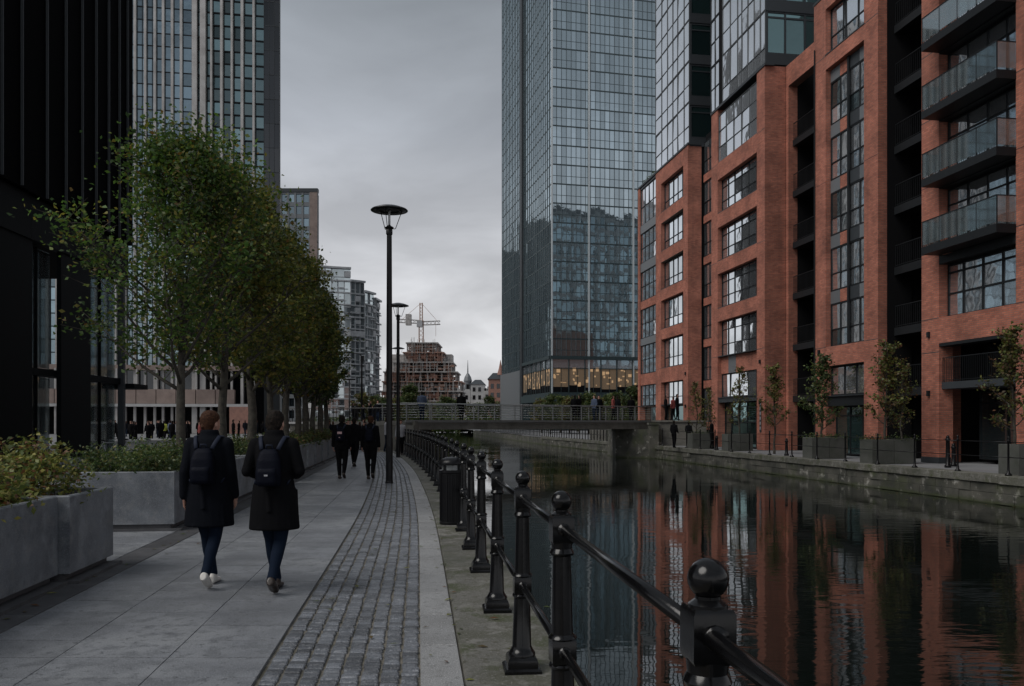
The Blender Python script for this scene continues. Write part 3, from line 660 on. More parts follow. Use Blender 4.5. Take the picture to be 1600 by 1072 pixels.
sh = [
 (0, .15, 2.5, 'low rusty green bushes in the planter cut by the left edge', 'leaf_shrub', 4200, .075, .26, 5),
 (0, 2.5, 4.6, 'yellow green bush in the right half of the leftmost planter', 'leaf_shrub', 6500, .07, .30, 6),
 (1, .10, 1.10, 'tall golden bush crowning the short square planter', 'leaf_shrub', 6500, .06, .56, 7),
 (2, .12, 1.4, 'spiky green plants at the front of the planter under the first tree', 'leaf_green', 5200, .055, .42, 8),
 (2, 1.4, 2.7, 'green ground shrubs at the foot of the first tree', 'leaf_green', 3200, .06, .30, 9),
 (3, .15, 3.0, 'green shrubs between the two walkers in long coats', 'leaf_green', 4600, .06, .34, 10),
 (4, .15, 2.9, 'green and rust shrubs just right of the right walker', 'leaf_green', 4200, .06, .36, 11)]
for pi_, s0, s1, lb, lm, n, sz, hg, sd_ in sh:
    F, ln, wd, h, _ = PL[pi_]; shrub(F, s0, s1, -wd+.15, -.12, h-.1, n, sz, hg+.1, M[lm], lb, sd_, 'shrubs growing in the concrete planters', stems=30)
far_lb = ['rusty green shrubs in the first separate square planter', 'dull green shrubs in the second separate square planter', 'shrubs spilling over the third separate square planter', 'shrubs in the fourth separate square planter', 'shrubs in the fifth separate square planter by the paired walkers', 'shrubs in the sixth separate square planter', 'shrubs in the last planter of the row']
for k in range(7):
    F, ln, wd, h, _ = PL[5+k]; shrub(F, .1, ln-.1, -wd+.12, -.08, h-.1, 2200, .075, .48, M['leaf_green' if k % 2 else 'leaf_autumn'], far_lb[k], 30+k, 'shrubs growing in the concrete planters', stems=20)

# ---------------------------------------------------------------- row of trees
TM = [tree_meshes(11, 7.35, 2.1, 2.05, 15500, .085, M['leaf'], .085, 34, upright=1.0, gaps=.22), tree_meshes(12, 7.9, 2.2, 1.95, 13000, .095, M['leaf_yellow'], .10, 32, upright=1.0, gaps=.22), tree_meshes(13, 7.7, 2.1, 1.7, 10500, .11, M['leaf_yellow'], .11, 28, upright=1.0, gaps=.15), tree_meshes(14, 7.3, 2.0, 1.2, 8000, .12, M['leaf_far'], .11, 24, upright=1.1, gaps=.1)]
TL = ['nearest street tree with a loose bright green crown, in the planter left of the walkers', 'second street tree from the left, its trunk seen behind the left walker', 'third street tree, its trunk seen between the two walkers in coats', 'fourth street tree, trunk just left of the right walker head',
 'fifth street tree from the left in the towpath row', 'sixth street tree from the left in the towpath row', 'seventh street tree from the left in the towpath row', 'eighth street tree from the left in the towpath row', 'ninth street tree from the left in the towpath row', 'tenth street tree in the towpath row', 'eleventh street tree, near the far end of the towpath row', 'twelfth street tree, its crown edge touching the pale curved tower', 'last street tree at the far end of the towpath row']
TY = [14.1, 17.3, 20.3, 22.8, 25.6, 28.2, 30.2, 32.4, 34.8, 37.0]
for i, y in enumerate(TY):
    x = -5.6-.115*(y-14.1)-(.04 if i else 0); k = 0 if i == 0 else 1 if i in (1, 3) else 2 if i < 7 else 3
    tree(x, y, .0 if i > 5 else .02, TM[k], TL[i], 'street trees in a row along the towpath', 1.0+.012*i+[0, .0, .06, -.02, .04, 0, .05, -.03, .04, 0, .05, .0, .02][i], i*1.7+2.6, 'street_tree')
# ================================================================ red brick buildings on the right bank
RF = Frame((21.38, 0, 0), FANG); RF.n = -RF.n
def sY(Y): return Y/.9883
def root_at(name, label, cat, F, s, t, z=0, group=None): return thing(name, label, cat, F.P(s, t, z), 0, group)
RR = random.Random(21)
def pane(parent, F, s0, s1, t, z0, z1, m, tilt=.010):
    """one glass pane, a thin slab with its own slight lean"""
    c = F.P((s0+s1)/2, t, (z0+z1)/2); w, h = (s1-s0)/2, (z1-z0)/2; a, b = RR.gauss(0, tilt), RR.gauss(0, tilt)
    mb = MB(); vs = []
    for d in (0, -.012):
        for (i, j) in ((-w, -h), (w, -h), (w, h), (-w, h)):
            vs.append(F.P((s0+s1)/2+i, t+d+a*i+b*j, (z0+z1)/2+j))
    mb.add(vs, [(0, 3, 2, 1), (4, 5, 6, 7), (0, 1, 5, 4), (1, 2, 6, 5), (2, 3, 7, 6), (3, 0, 4, 7)])
    # outward normal must face +n: reverse the front when needed
    mb.fix = True; me = mb.mesh('pane', m, c); o = link_mesh('pane', me, parent, c-wloc(parent)); return o
def window(root, F, s0, s1, t, z0, z1, cols, rows, m=None, fr=.045, fm=None, sill=True, depth=.08, tilt=.010, pmix=None, name='window'):
    fm = fm or M['darkmetal']; m = m or M['glass']
    ss = [s0+(s1-s0)*i/cols for i in range(cols+1)] if isinstance(cols, int) else [s0+(s1-s0)*c for c in cols]
    zz = [z0+(z1-z0)*i/rows for i in range(rows+1)] if isinstance(rows, int) else [z0+(z1-z0)*c for c in rows]
    mb = MB(); h = fr/2
    for i, s in enumerate(ss):
        a = s-h if 0 < i < len(ss)-1 else (s if i == 0 else s-fr); mb.box(a, a+fr, t-depth, t+.012, z0, z1, F)
    for j, z in enumerate(zz):
        a = z-h if 0 < j < len(zz)-1 else (z if j == 0 else z-fr)
        for i in range(len(ss)-1): mb.box(ss[i]+(h if i else fr), ss[i+1]-(h if i < len(ss)-2 else fr), t-depth+.004, t+.008, a, a+fr, F)
    w = mb.build(name, fm, root)
    for i in range(len(ss)-1):
        for j in range(len(zz)-1):
            mm = m if not (pmix and RR.random() < pmix[1]) else (pmix[0] if RR.random() < .45 else M['glass_pale'])
            pane(w, F, ss[i]+h*.5, ss[i+1]-h*.5, t-.03, zz[j]+h*.5, zz[j+1]-h*.5, mm, tilt)
    if sill: MB().box(s0-.03, s1+.03, t, t+.30, z0-.05, z0-.002, F).build('sill', M['slate'], w)
    return w
def wallbox(root, F, s0, s1, t0, t1, z0, z1, m=None, name='brick_pier'): return MB().box(s0, s1, t0, t1, z0, z1, F).build(name, m or M['brick'], root)
def rails(root, F, s0, s1, t, z, h=1.0, step=.11, m=None, side=None, parent=None):
    mb = MB(); mb.box(s0, s1, t-.02, t+.02, z+h-.03, z+h, F); mb.box(s0, s1, t-.012, t+.012, z+.06, z+.08, F)
    n = max(2, int((s1-s0)/step))
    for i in range(n+1):
        s = s0+(s1-s0)*i/n; mb.box(s-.007, s+.007, t-.007, t+.007, z, z+h-.02, F)
    if side is not None:
        for s in ((s0,) if side == 'far' else (s0, s1)):
            pass
    return mb.build('balustrade', m or M['darkmetal'], parent or root)

def joints(root, s0, s1, zs):
    for z in zs: MB().box(s0+.001, s1-.001, -.02, .004, z-.012, z+.012, RF).build('movement_joint', M['pinkbrick'] if False else M['slate'], root)
# ---- nearest block with projecting glass balconies
A = root_at('brick_apartment_block', 'nearest red brick block with glass fronted balconies stacked at the right edge', 'building', RF, 26, 0)
TOPA = 25.5
for s0, s1 in ((32.43, 33.47), (27.2, 28.48), (22.0, 23.3), (17, 18)): wallbox(A, RF, s0, s1, -.6, 0, 0, TOPA)
for s0, s1 in ((32.43, 33.47), (27.2, 28.48)): MB().box(s0-.02, s1+.02, -.5, .02, 0.0, .22, RF).build('pier_base', M['slate'], A)
bays = ((28.48, 32.43), (23.3, 27.2), (18, 22.0))
for bi, (a, b) in enumerate(bays):
    wallbox(A, RF, a, b, -.45, -.004, 4.62, 5.60, name='brick_band'); wallbox(A, RF, a, b, -.45, -.004, 7.66, 7.98, M['darkmetal'], 'lintel')
    window(A, RF, a, b, -.38, 5.62, 7.64, (0, .27, .52, .78, 1), (0, .44, .84, 1), m=M['glass'], fr=.07)
    for k in range(7):
        z = 8.30+2.6*k
        # each flat: tall glazing behind a projecting balcony
        if z+2.2 < TOPA+1: window(A, RF, a, b, -.38, z+.02, z+2.24, (0, .22, .46, .72, 1), (0, .72, 1), m=M['glass'], fr=.06, sill=False)
        wallbox(A, RF, a, b, -.45, -.004, z+2.26, z+2.58, M['darkmetal'], 'lintel')
        bal = MB().box(a-.02, b-.02, .0, .75, z-.31, z-.02, RF).build('balcony', M['darkmetal'], A)
        MB().box(a+.02, b-.06, .0, .70, z-.02, z+.0, RF).build('deck', M['slate'], bal)
        g = MB(); n = 4
        for i in range(n):
            g0 = MB().box(a+(b-a-.04)*i/n+.02, a+(b-a-.04)*(i+1)/n-.02, .715, .727, z+.05, z+.93, RF).build('glass_panel', M['balglass'], bal)
        MB().box(a-.014, a-.004, .02, .70, z+.05, z+.93, RF).build('glass_panel', M['balglass'], bal); 
        MB().box(b-.036, b-.026, .02, .70, z+.05, z+.93, RF).build('glass_panel', M['balglass'], bal)
        mb = MB(); mb.box(a-.02, b-.02, .70, .74, z+.93, z+.965, RF)
        for s in (a-.02, b-.05): mb.box(s, s+.03, .0, .70, z+.93, z+.965, RF)
        for i in range(5): s = a-.02+(b-a-.03)*i/4; mb.box(s, s+.03, .70, .73, z-.02, z+.93, RF)
        mb.build('handrail', M['darkmetal'], bal)
        mb = MB()
        for i in range(34): s = a+.05+(b-a-.15)*i/33; mb.box(s, s+.012, .675, .687, z, z+.60, RF)
        for i in range(7): q = .06+.6*i/6; mb.box(b-.055, b-.045, q, q+.012, z, z+.60, RF)
        mb.box(a+.03, b-.08, .67, .69, z+.60, z+.62, RF); mb.build('bars', M['darkmetal'], bal, kind='stuff')
    # recessed ground storeys
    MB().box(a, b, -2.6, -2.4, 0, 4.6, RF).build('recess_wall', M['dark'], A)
    window(A, RF, a+.05, b-.05, -1.7, .15, 2.78, (0, .3, .62, 1), (0, .82, 1), m=M['glass_dark'], fr=.06, sill=False)
    window(A, RF, a+.05, b-.05, -2.0, 3.15, 4.55, (0, .35, .7, 1), 1, m=M['glass_dark'], fr=.06, sill=False)
    MB().box(a+.002, b-.002, -2.4, -.12, 2.86, 3.12, RF).build('floor_slab', M['slate'], A)
    rails(A, RF, a+.01, b-.01, -.16, 3.12, .95, .10)
    MB().box(a, b, -.6, -.01, 4.5, 4.62, RF).build('soffit', M['darkmetal'], A)
MB().box(17, 33.4, -9, -2.62, 0, TOPA, RF).build('core', M['dark'], A)  # dark box added behind the facade to block light
MB().box(17, 33.47, -2.6, -.61, 4.63, TOPA-.1, RF).build('inner_wall', M['dark'], A)
MB().box(33.30, 33.46, -1.6, -.61, 0, TOPA-.12, RF).build('return_wall', M['brick'], A)

def recess(root, s0, s1, tb, tf, floors, ztop, gr=True, m=None, brick_back=True):
    """dark slot between two brick blocks with a stack of balconies"""
    MB().box(s0, s1, tb-.3, tb, 0, ztop, RF).build('recess_wall', M['dark'], root)  # near-black colour stands in for the shade inside the slot
    for z in floors:
        w = window(root, RF, s0+.25, s1-.25, tb+.12, z+.04, z+2.25, (0, .34, .68, 1), (0, .7, 1), m=m or M['glass_black'], fr=.06, sill=False)
        MB().box(s0+.25, s0+1.3, tb+.14, tb+.22, z+.04, z+2.3, RF).build('brick_jamb', M['brick'], root)
        b = MB().box(s0+.01, s1-.01, tb+.01, tf, z-.34, z, RF).build('balcony', M['darkmetal'], root)
        rails(root, RF, s0+.05, s1-.05, tf-.04, z, .95, .13, parent=b)
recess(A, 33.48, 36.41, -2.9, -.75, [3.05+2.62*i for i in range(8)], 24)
MB().box(33.48, 33.70, -2.9, -.62, 0, 24, RF).build('side_jamb', M['dark'], A)  # jamb painted near-black in place of the slot's shade

# ---- middle block
Bk = root_at('brick_apartment_block', 'tall slim red brick block with one continuous column of stacked windows between two piers', 'building', RF, 39, 0)
TB = 22.3
wallbox(Bk, RF, 36.42, 37.49, -.42, 0, 0, TB); wallbox(Bk, RF, 40.75, 41.84, -1.6, 0, 0, TB); MB().box(36.43, 37.45, -1.6, -.425, 0, TB, RF).build('side_wall', M['dark'], Bk)  # side wall behind the pier painted dark as recess shade
a, b = 37.49, 40.75
for z0, z1 in ((4.28, 5.20), (18.62, 19.35), (21.55, TB)): wallbox(Bk, RF, a, b, -.5, -.004, z0, z1, name='brick_band')
window(Bk, RF, a, b, -.28, 19.36, 21.54, (0, .28, .60, .66, 1), (0, .38, 1), m=M['glass'], fr=.06)
for k in range(5):
    z = 5.22+2.68*k; zt = z+2.68 if k < 4 else 18.60
    cols = (0, .24, .50, .74, 1)
    window(Bk, RF, a, b, -.28, z, z+2.05, cols, (0, .40, 1), m=M['glass'], fr=.06, sill=False, pmix=(M['glass_dark'], .22))
    for i in range(4): 
        MB().box(a+(b-a)*cols[i]+.01, a+(b-a)*cols[i+1]-.01, -.34, -.26, z+2.07, zt-.02, RF).build('spandrel', M['brick'] if i == 2 else M['greyband'] if i != 1 else M['slate'], Bk)
MB().box(a+(b-a)*.47, a+(b-a)*.51, -.26, -.17, 4.3, 18.6, RF).build('mullion', M['darkmetal'], Bk)
window(Bk, RF, a, b, -.30, 2.85, 4.26, (0, .33, .64, 1), 1, m=M['glass'], fr=.07, tilt=.004)
MB().box(a, b, -.34, -.10, 2.35, 2.84, RF).build('fascia', M['darkmetal'], Bk)
window(Bk, RF, a, b, -.55, .05, 2.34, (0, .3, .62, 1), (0, .8, 1), m=M['glass_green'], fr=.06, sill=False)
MB().box(36.5, 41.75, -9, -1.61, 0, TB-.02, RF).build('core', M['dark'], Bk); MB().box(a+.01, b-.01, -1.6, -.6, .02, TB-.03, RF).build('inner_wall', M['dark'], Bk)  # unseen dark boxes put in to stop light passing through
MB().box(41.755, 41.84, -9, -1.61, 0, TB, RF).build('gable_wall', M['brick'], Bk)
MB().box(36.3, 41.9, -1.6, .03, TB-.08, TB+.04, RF).build('parapet', M['slate'], Bk)

# recess between middle and far block
B2 = root_at('brick_apartment_block', 'red brick block under a glass tower, with six rows of five pane windows', 'building', RF, 51, 0)
recess(B2, 41.86, 46.93, -3.4, -1.5, [3.05+2.86*i for i in range(6)], 20.4)
wallbox(B2, RF, 41.86, 47.24, -1.8, -1.26, 20.4, 21.6, name='brick_band')
wallbox(B2, RF, 46.95, 47.24, -1.8, -1.26, 0, 20.4)
TOP2 = 21.6
wallbox(B2, RF, 47.25, 48.26, -1.25, 0, 0, TOP2); wallbox(B2, RF, 53.93, 54.94, -1.5, 0, 0, TOP2)
a, b = 48.26, 53.93
rows2 = [(14.95, 17.05), (11.9, 13.98), (8.88, 11.02), (5.78, 7.98)]
zprev = 18.15
window(B2, RF, a, b, -.08, 18.18, 21.2, 5, (0, .32, .66, 1), m=M['glass_pale'], fr=.04, fm=M['paleframe'], sill=False)
wallbox(B2, RF, a, b, -.45, -.004, 17.07, 18.15, name='brick_band')
for i, (z0, z1) in enumerate(rows2):
    window(B2, RF, a, b, -.30, z0, z1, (0, .12, .30, .48, .66, .83, 1), (0, .34, .76, 1), fr=.05, tilt=.004)
    nz = rows2[i+1][1] if i < 3 else 5.3
    if i < 3: wallbox(B2, RF, a, b, -.45, -.004, nz+.02, z0-.05, name='brick_band')
for k in range(5): MB().box(a+(b-a)*k/5+.01, a+(b-a)*(k+1)/5-.01, -.33, -.24, 4.65, 5.72, RF).build('spandrel', M['brick'] if k != 3 else M['greyband'], B2)
window(B2, RF, a, b, -.30, 3.15, 4.62, (0, .12, .32, .55, .78, 1), 1, fr=.05, m=M['glass'], pmix=(M['glass_dark'], .4))
MB().box(a, b, -.34, -.05, 2.82, 3.12, RF).build('fascia', M['slate'], B2)
window(B2, RF, a, b, -.5, .05, 2.8, (0, .2, .42, .62, .82, 1), (0, .55, 1), m=M['glass_green'], fr=.05, sill=False)
MB().box(46.95, 54.9, -9, -1.81, 0, TOP2-.03, RF).build('core', M['dark'], B2); MB().box(a+.01, b-.01, -1.8, -.55, .02, TOP2-.04, RF).build('inner_wall', M['dark'], B2)  # dark boxes added behind the windows as light blockers
MB().box(41.9, 46.9, -9, -3.72, 0, TOP2, RF).build('rear_core', M['dark'], B2)  # unseen dark box added to block light behind the recess
MB().box(47.1, 55.0, -.5, .05, TOP2-.02, TOP2+.14, RF).build('parapet', M['slate'], B2)
# glass storeys above
fl = 3.0
for k in range(5):
    z = TOP2+.16+fl*k
    window(B2, RF, 47.28, 53.3, -.04, z, z+fl-.03, (0, .11, .24, .38, .52, .62, .80, 1), (0, .45, 1) if k % 2 else (0, .3, 1), m=M['glass_pale'], fr=.035, sill=False, tilt=.008, fm=M['paleframe'])
    window(B2, RF, 53.75, 55.2, -.04, z, z+fl-.03, 2, 2, m=M['glass_pale'], fr=.05, sill=False)
    # near end, facing the viewer
    EF = Frame(RF.P(47.26, -.05, 0), 0)   # s runs inland, n faces back along the canal
    EF.u = -RF.n; EF.n = -RF.u
    window(B2, EF, 0.05, 5.2, 0, z+.5, z+fl-.08, (0, .22, .45, .7, 1), (0, .86, 1), m=M['glass_green'], fr=.10, fm=M['slate'], sill=False)
    MB().box(.0, 5.3, -.1, .05, z-.08, z+.48, EF).build('spandrel', M['slate'], B2)
MB().box(47.36, 55.1, -9, -.16, TOP2+.05, TOP2+15.2, RF).build('glass_storeys', M['slate'], B2)
MB().box(53.32, 53.73, -.1, .0, TOP2+.1, TOP2+15.2, RF).build('shadow_gap', M['dark'], B2)
MB().box(42, 47.2, -9, -5.2, TOP2, TOP2+15.2, RF).build('rear_core', M['slate'], B2)

# ---- far block
Cb = root_at('brick_apartment_block', 'farthest red brick block, beside the bridge, with a glass tower rising from its roof', 'building', RF, 63, 0)
# link with glass bay between
for k in range(7):
    z = 2.9*k+1.6
    window(Cb, RF, 54.96, 57.2, -2.2, z+.0, z+2.3, 2, (0, .4, 1), m=M['glass_dark'], fr=.06, sill=False)
    window(Cb, RF, 57.2, 59.18, -1.2, z, z+2.3, 2, (0, .4, 1), m=M['glass'], fr=.06, sill=False)
    MB().box(54.96, 57.2, -2.2, -1.0, z-.3, z-.02, RF).build('balcony', M['slate'], Cb); MB().box(57.2, 59.18, -1.5, -1.15, z-.55, z-.02, RF).build('spandrel', M['brick'], Cb)
    rails(Cb, RF, 54.98, 57.18, -1.05, z-.02, .95, .14)
MB().box(54.96, 59.18, -6, -2.3, 0, 21.8, RF).build('core', M['dark'], Cb); MB().box(57.25, 59.18, -2.3, -1.32, 0, 21.8, RF).build('inner_wall', M['dark'], Cb)  # dark boxes added behind the glass bay to block light
TC = 21.1
for s0, s1 in ((59.2, 60.12), (64.96, 66.2), (70.35, 70.85)): wallbox(Cb, RF, s0, s1, -1.0, 0, 0, TC)
rowsC = [(17.75, 19.9), (14.75, 16.85), (11.8, 13.85), (8.75, 10.9), (5.75, 7.9), (2.9, 4.6)]
a, b = 60.12, 64.96
for i, (z0, z1) in enumerate(rowsC):
    window(Cb, RF, a, b, -.30, z0, z1, (0, .2, .4, .6, .8, 1), (0, .34, 1), fr=.055, tilt=.005)
    top = rowsC[i-1][0]-.05 if i else TC
    wallbox(Cb, RF, a, b, -.45, -.004, z1+.02, top, name='brick_band')
window(Cb, RF, a, b, -.5, .05, 2.82, 4, (0, .5, 1), m=M['glass_green'], fr=.06, sill=False)
a, b = 66.2, 70.35
rowsD = [(17.9, 20.9), (14.75, 17.2), (11.6, 14.0), (8.5, 10.9), (5.55, 7.9), (2.9, 4.6)]
for i, (z0, z1) in enumerate(rowsD):
    window(Cb, RF, a, b, -.12, z0, z1, 4, (0, .5, 1), fr=.055, m=M['glass'] if i else M['glass_pale'], sill=False, tilt=.005)
    top = rowsD[i-1][0]-.02 if i else TC
    MB().box(a, b, -.3, -.06, z1+.02, top, RF).build('spandrel', M['greyband'] if i < 5 and i != 3 else M['brick'], Cb)
window(Cb, RF, a, b, -.5, .05, 2.86, 3, (0, .5, 1), m=M['glass_green'], fr=.06, sill=False)
MB().box(59.25, 70.8, -9, -1.02, 0, TC-.02, RF).build('core', M['dark'], Cb); MB().box(60.2, 70.3, -1.02, -.6, .02, TC-.03, RF).build('inner_wall', M['dark'], Cb)  # unseen dark boxes added to keep light out from behind
MB().box(59.1, 70.95, -.9, .05, TC-.02, TC+.12, RF).build('parapet', M['slate'], Cb)
EF2 = Frame((0, 0, 0), 0); EF2.o = RF.P(59.22, -.15, 0); EF2.u = -RF.n; EF2.n = -RF.u
for k in range(8):
    z = TC+.15+2.9*k
    window(Cb, RF, 59.24, 66.6, -.10, z, z+2.87, (0, .14, .32, .46, .62, .8, 1), (0, .42, 1), m=M['glass_pale'], fr=.04, sill=False, tilt=.010, fm=M['paleframe'])
    window(Cb, EF2, .05, 3.3, 0, z+.35, z+2.6, 2, (0, .8, 1), m=M['glass_green'], fr=.08, fm=M['slate'], sill=False)
    MB().box(0, 3.35, -.1, .04, z-.25, z+.33, EF2).build('spandrel', M['slate'], Cb)
MB().box(59.3, 66.55, -8, -.2, TC+.05, TC+23.5, RF).build('glass_storeys', M['slate'], Cb)
rs = np.random.RandomState(77)
pos = np.array([list(RF.P(rs.uniform(66.8, 70.5), rs.uniform(-.9, -.2), TC+.15+abs(rs.normal())*.25)) for _ in range(700)])
t = thing('roof_plants', 'small green plants along the roof edge of the farthest brick block', 'plants', RF.P(68.5, -.5, TC+.1)); link_mesh('leaves', leaves_mesh('leaves', pos-np.array(t.location), .13, M['leaf_green'], rs), t)
tt = thing('pier_sign', 'narrow vertical sign with small pale letters on the brick pier near the second planter', 'sign', RF.P(47.75, .03, 2.4))
MB().box(47.66, 47.86, .004, .03, 1.0, 2.9, RF).build('board', M['slate'], tt)
for i in range(6): MB().box(47.70, 47.82, .03, .034, 1.15+i*.28, 1.32+i*.28, RF).build('letter', M['grey_cloth'], tt)

joints(A, 32.43, 33.47, [5.6+2.6*i for i in range(7)]); joints(A, 27.2, 28.48, [5.6+2.6*i for i in range(7)]); joints(A, 32.43, 33.47, [4.3])
for s0, s1 in ((36.42, 37.49), (40.75, 41.84)): joints(Bk, s0, s1, [5.2, 13.2, 19.3])
for s0, s1 in ((47.25, 48.26), (53.93, 54.94)): joints(B2, s0, s1, [5.75, 11.8, 18.1])
for s0, s1 in ((59.2, 60.12), (64.96, 66.2)): joints(Cb, s0, s1, [5.7, 11.7, 17.7])
rd = random.Random(2)
for root, s in ((A, 33.0), (Bk, 41.3), (B2, 47.8), (Cb, 59.6)):      # rainwater pipes and small wall fixings
    MB().tube([RF.P(s+.42 if root is not B2 else s-.42, .04, 0), RF.P(s+.42 if root is not B2 else s-.42, .04, 20)], .035, 6).build('rainwater_pipe', M['darkmetal'], root) if root in (Bk,) else None
    for z in (2.6, 4.9): MB().box(s-.06, s+.06, .003, .09, z, z+.22, RF).build('wall_light', M['darkmetal'], root)
# ---------------------------------------------------------------- right quay: wall, coping, railing, terrace
quay = thing('quay_wall', 'x', 'x'); 
for k in ('label', 'category'): del quay[k]
quay['kind'] = 'structure'
rw = random.Random(9)
def bank_q(y0, y1, o0, o1): return [(BX(y0)+o0, y0), (BX(y0)+o1, y0), (BX(y1)+o1, y1), (BX(y1)+o0, y1)]
y = 14.0
while y < 88:
    l = rw.uniform(1.0, 1.4) if y < 56 else 2.4
    if not (56.0 < y+l/2 < 60.6): stone('coping_stone', bank_q(y, y+l-.012, -.05, .55), .02+rw.uniform(-.01, .01), .24, M['coping'], quay, .02)
    y += l
zc = [-.22, -.52, -.84, -1.3]
cnt = 0; big = MB()
for c in range(3):
    y = 14+rw.uniform(0, .5)
    while y < 88:
        l = rw.uniform(.6, 1.15) if y < 50 else rw.uniform(1.2, 2.0); d = rw.uniform(-.02, .025)
        q = bank_q(y, y+l-.012, .02-d, .45)
        m = slab_mb(q, zc[c]-.004, zc[c]-zc[c+1]-.012, .012)
        if c < 2 and cnt < 150: 
            c_ = Vector((q[0][0], q[0][1], zc[c])); link_mesh('wall_stone', m.mesh('wall_stone', M['wall'], c_), quay, c_); cnt += 1
        else: big.add(m.v, m.f)
        y += l
big.build('wall_stones', M['wall'], quay, kind='stuff')
mb = MB(); ys = [10+i*2 for i in range(76)]
mb.add([p for y in ys for p in ((BX(y)+.07, y, -.1), (BX(y)+.07, y, -2.5))], [(2*i, 2*i+1, 2*i+3, 2*i+2) for i in range(len(ys)-1)]); mb.build('wall_backing', M['wall'], quay)

fr_ = thing('quay_railing', 'thin black two bar railing along the far canal bank', 'railing', (BX(30), 30, 0)); base = fr_.location.copy()
pmf = MB().lathe([(.10, 0), (.10, .03), (.045, .08), (.032, .2), (.028, .98), (.042, .99), (.042, 1.03), (.02, 1.06), (.04, 1.10), (.03, 1.14), (.01, 1.16)], n=8).mesh('post', M['iron_dull'], smooth=True)
ysr = [18+2.15*i for i in range(18)]
for i, y in enumerate(ysr):
    link_mesh('post', pmf, fr_, Vector((BX(y)+.22, y, 0.02))-base)
    if i < len(ysr)-1:
        y2 = ysr[i+1]
        for z in (1.0, .55): MB().tube([(BX(y)+.22, y, z), (BX(y2)+.22, y2, z)], .014, 6).build('rail', M['iron_dull'], fr_, smooth=True)
fr2 = thing('quay_railing', 'dense black railing on the far bank seen under the bridge', 'railing', (BX(80), 80, 0)); base = fr2.location.copy()
mb = MB(); mb2 = MB(); yq = 61.5; k = 0
while yq < 150:
    x = BX(yq)+.25; big_ = (k % 3 == 0)
    if big_: link_mesh('post', pmf, fr2, Vector((x, yq, 0.02))-base)
    else: mb2.box(x-.04, x+.04, yq-.04, yq+.04, 0, .92)
    y2 = yq+.9
    for z in (.95, .5): mb.tube([(x, yq, z), (BX(y2)+.25, y2, z)], .03, 5)
    yq = y2; k += 1
mb.build('rail', M['iron_dull'], fr2); mb2.build('baluster', M['iron_dull'], fr2, kind='stuff')
bl = ['short black bollard left of the large paired planters', 'short black bollard right of the large paired planters', 'short black bollard between the brick pier and the rightmost planter', 'short black bollard near the end planters by the bridge', 'black bollard in front of the darkest recess']
for (px, yb), lb in zip(((1349, 36.0), (1490, 30.0), (1481, 29.2), (1120, 47), (1229, 39.5)), bl):
    Y = yb; t = thing('bollard', lb, 'bollard', ((px-800)/1300*Y, Y, 0)); hh = .75 if px != 1481 else 1.05
    MB().lathe([(.11, -.01), (.11, .06), (.075, .1), (.065, hh-.12), (.08, hh-.1), (.08, hh-.05), (.05, hh-.02), (.06, hh), (.05, hh+.05), (.01, hh+.08)], n=12).build('shaft', M['iron_dull'], t, local=True, smooth=True)
    MB().lathe([(.083, hh-.11), (.088, hh-.09), (.088, hh-.06), (.083, hh-.04)], n=12).build('band', M['iron_dull'], t, local=True, smooth=True)

# terrace by the bridge end
ter = thing('raised_terrace', 'pale concrete terrace wall between the bridge end and the brick blocks', 'wall', (10.5, 56, 0))
mb = MB(); mb.loft([[Vector(p+(z,)) for p in ((9.75, 56.2), (13.0, 55.6), (12.2, 72), (6.9, 74))] for z in (-.3, 1.58)]); mb.build('wall', M['bridge'], ter)
mb = MB(); mb.loft([[Vector(p+(z,)) for p in ((9.70, 56.08), (13.1, 55.5), (12.3, 72.1), (6.8, 74.1))] for z in (1.583, 1.70)]); mb.build('coping', M['bridge'], ter)
# ---------------------------------------------------------------- bridge
bA, bB = Vector((-5.9, 46.0, 0)), Vector((9.7, 57.2, 0)); bd = (bB-bA); ang = math.atan2(bd.y, bd.x); bl_ = bd.length
BF = Frame(bA, ang)     # n points towards the camera side
br = thing('footbridge', 'low flat footbridge with pale metal railings crossing the canal', 'bridge', (1.5, 51, 0))
MB().box(0, bl_, -3.0, 0, 1.42, 1.66, BF).build('deck', M['bridge'], br)
mb = MB(); mb.loft([[BF.P(s, -.02, z) for s, z in ((.6, 1.16), (bl_, 1.10), (bl_, 1.418), (-.2, 1.418))], [BF.P(s, -2.98, z) for s, z in ((.6, 1.16), (bl_, 1.10), (bl_, 1.418), (-.2, 1.418))]]); mb.build('girder', M['bridge'], br)
MB().box(0, bl_, -.06, .05, 1.56, 1.70, BF).build('edge_beam', M['steel'], br)
n = 12
for side, t_ in (('n', -.02), ('f', -2.95)):
    for i in range(n+1):
        s = .1+(bl_-.2)*i/n; MB().box(s-.025, s+.025, t_-.03, t_+.03, 1.68, 2.62, BF).build('rail_post', M['steel'], br)
    mb = MB()
    for z in (1.85, 2.0, 2.15, 2.3, 2.45): mb.tube([BF.P(0, t_, z), BF.P(bl_, t_, z)], .012, 5)
    mb.build('wire_rails', M['steel'], br)
    MB().tube([BF.P(-.3, t_+.03, 2.62), BF.P(bl_+.3, t_+.03, 2.62)], .035, 8).build('handrail', M['steel'], br, smooth=True)
ab = thing('bridge_pier', 'dark concrete pier in the water under the right end of the bridge', 'pier', (8.3, 57, WZ))
mb = MB(); mb.loft([[Vector(p+(z,)) for p in ((7.1, 56.9), (9.2, 55.6), (10.2, 56.2), (9.4, 61), (7.0, 61))] for z in (-2.5, 1.09)]); mb.build('shaft', M['wall'], ab)
mb = MB(); mb.box(9.15, 9.75, 55.3, 56.0, -2, 1.40); mb.box(9.08, 9.85, 55.25, 56.05, 1.403, 1.54); mb.build('buttress', M['wall'], ab)
